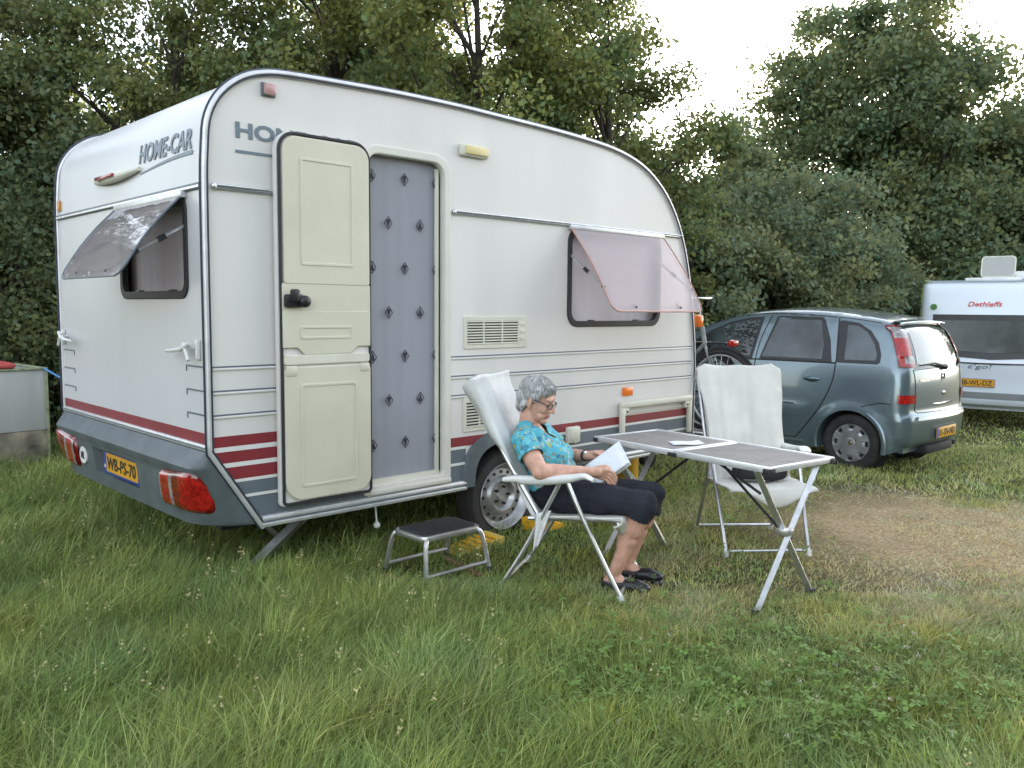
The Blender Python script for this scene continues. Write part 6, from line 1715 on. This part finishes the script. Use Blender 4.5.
# middle: tall open-crowned trees with sky between their branches
tree('tall_tree', 'tall yellowish-green tree with open branches above the caravan door', 'tree', spot(330, 12.0), 7.8, 0.8, 2.1, 46000, 0.09, MD, nclump=160, gap=0.20, trunk_r=0.13, group=G1, seed=5, limbs=40)
tree('tall_tree', 'tall bright-green tree spreading over the middle of the caravan roof', 'tree', spot(470, 11.8), 8.4, 0.6, 2.5, 66000, 0.092, LT, nclump=240, gap=0.08, shell=0.2, trunk_r=0.08, group=G1, seed=6, limbs=44)
tree('tall_tree', 'sparse tree with drooping sprays against the bright sky right of centre', 'tree', spot(600, 12.6), 7.0, 0.8, 1.75, 38000, 0.09, MD, nclump=130, gap=0.20, trunk_r=0.09, group=G1, seed=7, limbs=36)
tree('bush', 'grey-green bush behind the front corner of the striped caravan', 'bush', spot(640, 13.4), 3.9, 0.1, 1.7, 26000, 0.10, BG, nclump=120, group='bushes of the boundary row', seed=8, limbs=16, trunk_r=0.08)
tree('bush', 'broad mid-green bush behind the bicycle and the front of the car', 'bush', spot(735, 15.0), 4.1, 0.0, 2.1, 44000, 0.105, BG, nclump=150, group='bushes of the boundary row', seed=9, limbs=16, trunk_r=0.08)
tree('bush', 'rounded grey-green bush rising behind the roof of the car', 'bush', spot(815, 16.0), 4.0, 0.0, 1.9, 40000, 0.11, BG, nclump=140, group='bushes of the boundary row', seed=10, limbs=16, trunk_r=0.08)
# right: the big rounded tree and its neighbours
tree('round_tree', 'big rounded dark-green tree towering behind the car', 'tree', spot(868, 21.5), 9.3, -0.5, 4.1, 130000, 0.15, DK, nclump=620, clump=0.60, lump=0.4, taper=0.10, shell=0.45, trunk_r=0.3, group=G1, seed=11, limbs=40)
tree('round_tree', 'large dark tree behind the glossy white caravan at the right edge', 'tree', spot(1050, 22.0), 8.4, -0.5, 3.4, 90000, 0.15, DK, nclump=430, clump=0.60, lump=0.4, taper=0.12, shell=0.45, trunk_r=0.28, group=G1, seed=12, limbs=36)
tree('bush', 'low dark bush between the round tree and the glossy white caravan', 'bush', spot(915, 18.5), 3.4, 0.0, 1.8, 30000, 0.115, DK, nclump=130, group='bushes of the boundary row', seed=13, limbs=14, trunk_r=0.08)
tree('round_tree', 'dark tree standing beyond the right edge of the picture', 'tree', spot(1190, 22.0), 8.0, 0.2, 3.2, 36000, 0.15, DK, nclump=200, clump=0.6, trunk_r=0.28, group=G1, seed=15, limbs=20)
tree('hedge_tree', 'slim dark tree filling the gap behind the caravan roof between the tall trees', 'tree', spot(255, 13.5), 4.9, 0.3, 1.9, 26000, 0.10, DK, nclump=120, group=G1, seed=16)
tree('hedge_tree', 'dark undergrowth tree behind the middle of the caravan', 'tree', spot(430, 14.5), 5.2, 0.2, 2.3, 26000, 0.11, BG, nclump=130, group=G1, seed=17)

# second row, filling in behind the first
for k, (px, d, hgt, r_) in enumerate(((75, 15.0, 4.7, 2.2), (215, 15.5, 5.3, 2.4), (365, 16.0, 7.2, 2.5), (520, 16.0, 6.6, 2.4), (640, 17.0, 4.9, 2.2), (760, 24.5, 6.3, 3.0), (900, 26.0, 7.6, 3.6), (1010, 26.5, 7.2, 3.4))):
    tree('background_tree', 'paler tree of the second row, seen ' + ('above the grey trough', 'above the rear corner of the caravan', 'above the open caravan door', 'above the middle of the caravan roof', 'above the front of the caravan roof', 'left of the big round tree', 'through the middle of the big round tree', 'between the round trees at the right')[k], 'tree', spot(px, d), hgt, 0.0, r_, 24000 if k < 5 else 30000, 0.13 if k < 5 else 0.19, MD if k < 5 else DK, nclump=190, clump=0.5, lump=0.6, trunk_r=0.15, group='trees of the second row', seed=50 + k, limbs=14, shell=0.3)
# unseen trees added around the camera to shade the caravan's door side and rear
for k, (x, y, hgt) in enumerate(((-3.5, -16.5, 6.2), (1.5, -15.5, 6.0), (6.5, -16, 6.6), (11.5, -14.5, 6.0), (-15.5, -3.0, 6.6), (-15.0, 3.5, 7.0))):
    tree('added_shade_tree', 'broad unseen tree added for shade, ' + ('first to the left behind the photographer', 'directly behind the photographer', 'tallest to the right behind the photographer', 'far right behind the photographer', 'left of the photographer', 'facing the rear of the striped caravan')[k], 'tree', (x, y), hgt, 0.0, 3.2, 9000, 0.42, DK, nclump=150, clump=0.7, trunk_r=0.25, group='unseen trees added for shade', seed=30 + k, limbs=8)

# ------------------------------------------------------------------ grass
def soft(a, b, x): return np.clip((x - a) / (b - a), 0, 1) ** 2 * (3 - 2 * np.clip((x - a) / (b - a), 0, 1))
def gzv(x): return -0.05 * (0.45 * np.log1p(np.exp(np.clip((x - 2.9) / 0.45, -50, 50))))
def blob(P, c, rx, ry, a=0):
    d = P - np.array(c); ca, sa = math.cos(a), math.sin(a)
    u = (d[:, 0] * ca + d[:, 1] * sa) / rx; v = (-d[:, 0] * sa + d[:, 1] * ca) / ry; return np.exp(-(u * u + v * v))
def field(P):
    "height factor, dryness and bareness of the sward"
    n1 = vnoise(P, 1.1, 3); n2 = vnoise(P, 3.5, 4)
    # cam-forward distance
    lush = np.clip(1.0 - soft(0.3, 2.2, P[:, 0] * 0.80 - P[:, 1] * 0.35 - 0.55), 0, 1)
    n3 = vnoise(P, 9.0, 6); h = (0.056 + 0.085 * lush) * (1 + 0.35 * n1 + 0.28 * n2 + 0.25 * n3)
    dirt = np.clip(1.45 - 0.75 * np.hypot((P[:, 0] - 4.55) * 0.55 / 0.72, (P[:, 1] + 1.90)) / 1.0 + 0.25 * n1 + 0.2 * n2, 0, 1)
    tramp = np.clip(blob(P, (1.75, -1.35), 0.9, 0.55) + 0.6 * blob(P, (2.6, -1.9), 1.4, 0.7), 0, 1)
    stool = np.clip(1.3 * blob(P, (1.15, -0.45), 0.55, 0.42) + 1.2 * blob(P, (1.85, -0.25), 0.75, 0.35), 0, 1); h = h * (1 - 0.62 * tramp) * (1 - 0.72 * dirt) * (1 - 0.68 * stool)
    clover = np.clip(blob(P, (0.95, -2.25), 1.0, 0.62, -0.75) * (0.75 + 0.55 * vnoise(P, 4.0, 31)), 0, 1)
    h = h * (1 - 0.45 * clover)
    far = soft(5.5, 8.0, P[:, 0]); h = h * (1 - 0.35 * far)
    under = (P[:, 0] > 0.5) & (P[:, 0] < 3.8) & (P[:, 1] > 0.25) & (P[:, 1] < 2.0); h = np.where(under, h * 0.55, h)
    warm = soft(0.5, 3.2, P[:, 0] - 0.5 * P[:, 1]); dry = np.clip(0.12 + 0.22 * n1 + 0.17 * n2 + 0.20 * warm + 0.38 * tramp + 0.75 * dirt - 0.35 * clover - 0.12 * lush, 0.02, 1)
    return np.clip(h, 0.018, 0.3), dry, dirt, clover
def sample(n, d0, d1, half):
    d = np.sqrt(rng.uniform(d0 * d0, d1 * d1, n)); a = rng.uniform(-half, half, n); l = d * a
    return np.stack([CAM.x + fwd.x * d + rgt.x * l, CAM.y + fwd.y * d + rgt.y * l], 1), d
def blades(P, H, W_, col, lean):
    n = len(P); z = gzv(P[:, 0]) - 0.012; a = rng.uniform(0, 2 * PI, n); b = 2.4 * vnoise(P, 2.6, 21) + rng.normal(0, 1.1, n)
    w = np.stack([np.cos(a), np.sin(a), np.zeros(n)], 1) * W_[:, None] * 0.5; dr = np.stack([np.cos(b), np.sin(b), np.zeros(n)], 1)
    base = np.stack([P[:, 0], P[:, 1], z], 1); up = np.array([0, 0, 1.0])
    def pt(q): return base + up * (H * (q - 0.22 * lean * q * q))[:, None] + dr * (H * lean * q ** 2)[:, None]
    p1, p2, p3 = pt(0.0), pt(0.42), pt(0.78); p4 = pt(1.0)
    co = np.stack([p1 - w, p1 + w, p2 - w * 0.9, p2 + w * 0.9, p3 - w * 0.55, p3 + w * 0.55, p4 - w * 0.06, p4 + w * 0.06], 1).reshape(-1, 3)
    b0 = np.arange(n)[:, None] * 8; q = np.array([0, 1, 3, 2, 2, 3, 5, 4, 4, 5, 7, 6]); idx = (b0 + q[None]).ravel()
    return co, idx, np.repeat(col, 8, 0)
def make_grass():
    global rng
    rng = np.random.default_rng(5); CO, IX, CC = [], [], []; base = 0
    def push(co, idx, cc):
        nonlocal base
        CO.append(co); IX.append(idx + base); CC.append(cc); base += len(co)
    GR = np.array((0.185, 0.255, 0.074)); YG = np.array((0.32, 0.34, 0.12)); TN = np.array((0.50, 0.42, 0.26))
    for n, d0, d1, wd in ((175000, 2.05, 4.2, 0.0036), (130000, 4.0, 7.0, 0.0052), (80000, 6.8, 11.5, 0.0095), (60000, 11.0, 24.0, 0.020)):
        P, d = sample(n, d0, d1, 0.86); h, dry, dirt, clover = field(P)
        keep = rng.uniform(0, 1, n) > dirt * 0.35; keep &= (rng.uniform(0, 1, n) > clover * 0.55)
        keep &= ~((P[:, 0] > 0.9) & (P[:, 0] < 3.5) & (P[:, 1] > 0.5) & (P[:, 1] < 1.8) & (rng.uniform(0, 1, n) < 0.5))
        P, h, dry, dirt = P[keep], h[keep], dry[keep], dirt[keep]; m_ = len(P)
        H = h * rng.uniform(0.4, 1.6, m_) ** 1.1; lean = rng.uniform(0.1, 1.3, m_) + 0.9 * dirt
        u = rng.uniform(0, 1, m_); mixd = np.clip(dry + rng.normal(0, 0.22, m_), 0, 1)[:, None]
        c = GR * (1 - mixd) ** 1.0 + YG * (2 * mixd * (1 - mixd)) * 0.9 + TN * mixd ** 2.2
        tone = 1 + 0.22 * vnoise(P, 1.7, 12) + 0.20 * vnoise(P, 5.5, 13); hue = vnoise(P, 2.4, 14); c = c * (rng.uniform(0.5, 1.5, m_) * tone)[:, None] * np.stack([1 + 0.16 * hue, 1 + 0.02 * hue, 1 - 0.18 * hue], 1)
        push(*blades(P, H, wd * rng.uniform(0.6, 1.4, m_), c, lean))
    # long seed stalks
    P, d = sample(1100, 2.2, 6.5, 0.8); h, dry, dirt, clover = field(P); k = (h > 0.11) & (rng.uniform(0, 1, len(P)) < 0.75) & ~((P[:, 0] > 0.2) & (P[:, 1] > -0.05)); P = P[k]; m_ = len(P)
    H = rng.uniform(0.16, 0.34, m_); c = TN * rng.uniform(0.6, 1.15, m_)[:, None] * 0.7 + YG * 0.35
    st = rng.bit_generator.state; push(*blades(P, H, np.full(m_, 0.0022), c, np.full(m_, 0.35)))
    rng.bit_generator.state = st; a = rng.uniform(0, 2 * PI, m_); b = rng.uniform(0, 2 * PI, m_)
    tip = np.stack([P[:, 0] + np.cos(b) * H * 0.35, P[:, 1] + np.sin(b) * H * 0.35, gzv(P[:, 0]) - 0.012 + H * 0.92], 1)
    for q in range(6):
        C = tip + rng.normal(0, 0.007, tip.shape) + np.array([0, 0, -0.012 + 0.007 * q]); co, idx, cc = leaves(C, 0.012, c * 1.1); push(co, idx, cc)
    co, ix, cc = np.concatenate(CO), np.concatenate(IX), np.concatenate(CC)
    o = bpy.data.objects.new('grass', fast_mesh('grass', co, 4, ix, np.clip(cc, 0.004, 0.6), M['grass'])); COL.objects.link(o); tag(o, 'uneven meadow grass, lush at left and dry near the table', 'grass', kind='stuff')
    # clover and broad-leaved plants
    CO, IX, CC = [], [], []; base = 0
    P, d = sample(60000, 2.1, 7.0, 0.84); h, dry, dirt, clover = field(P); pr = np.clip(clover * 1.0 + 0.05 + 0.10 * (vnoise(P, 2.0, 8) > 0.45), 0, 1) * (1 - dirt); k = rng.uniform(0, 1, len(P)) < pr; k &= ~((P[:, 0] > 0.6) & (P[:, 1] > 0.0)); P = P[k]; cl = clover[k]; m_ = len(P)
    z = gzv(P[:, 0]) + rng.uniform(0.015, 0.085, m_); C0 = np.stack([P[:, 0], P[:, 1], z], 1); tint = rng.uniform(0.7, 1.35, m_)[:, None] * np.array((0.155, 0.245, 0.065))
    tilt = rng.normal(0, 0.3, (m_, 2)); ph = rng.uniform(0, 2 * PI, m_); S = rng.uniform(0.010, 0.020, m_)
    for j in range(3):
        a = ph + j * 2 * PI / 3; d1 = np.stack([np.cos(a), np.sin(a), tilt[:, 0] * np.cos(a) + tilt[:, 1] * np.sin(a)], 1); s1 = np.stack([-np.sin(a), np.cos(a), -tilt[:, 0] * np.sin(a) + tilt[:, 1] * np.cos(a)], 1)
        q = S[:, None]; co = np.stack([C0, C0 + d1 * q * 0.75 + s1 * q * 0.5, C0 + d1 * q * 1.25, C0 + d1 * q * 0.75 - s1 * q * 0.5], 1).reshape(-1, 3); push(co, np.arange(m_ * 4), np.repeat(tint, 4, 0))
    w_ = S[:, None] * 0 + np.array([0.0012, 0, 0]); bt = C0.copy(); bt[:, 2] = gzv(P[:, 0]) - 0.01
    push(np.stack([bt - w_, bt + w_, C0 + w_, C0 - w_], 1).reshape(-1, 3), np.arange(m_ * 4), np.repeat(tint * 0.8, 4, 0))
    # white clover heads
    P2, d = sample(9000, 2.1, 6.0, 0.8); h, dry, dirt, clover = field(P2); k = rng.uniform(0, 1, len(P2)) < clover * 0.05 + 0.003; P2 = P2[k]
    for q in range(14):
        C = np.stack([P2[:, 0], P2[:, 1], gzv(P2[:, 0]) + 0.085], 1) + rng.normal(0, 0.0045, (len(P2), 3)); co, idx, cc = leaves(C, 0.007, np.tile(np.array((0.50, 0.48, 0.40)), (len(P2), 1))); push(co, idx, cc)
    co, ix, cc = np.concatenate(CO), np.concatenate(IX), np.concatenate(CC)
    o = bpy.data.objects.new('clover', fast_mesh('clover', co, 4, ix, cc, M['grass'])); COL.objects.link(o); tag(o, 'low bright-green clover with scattered white heads', 'clover', kind='stuff')
make_grass()
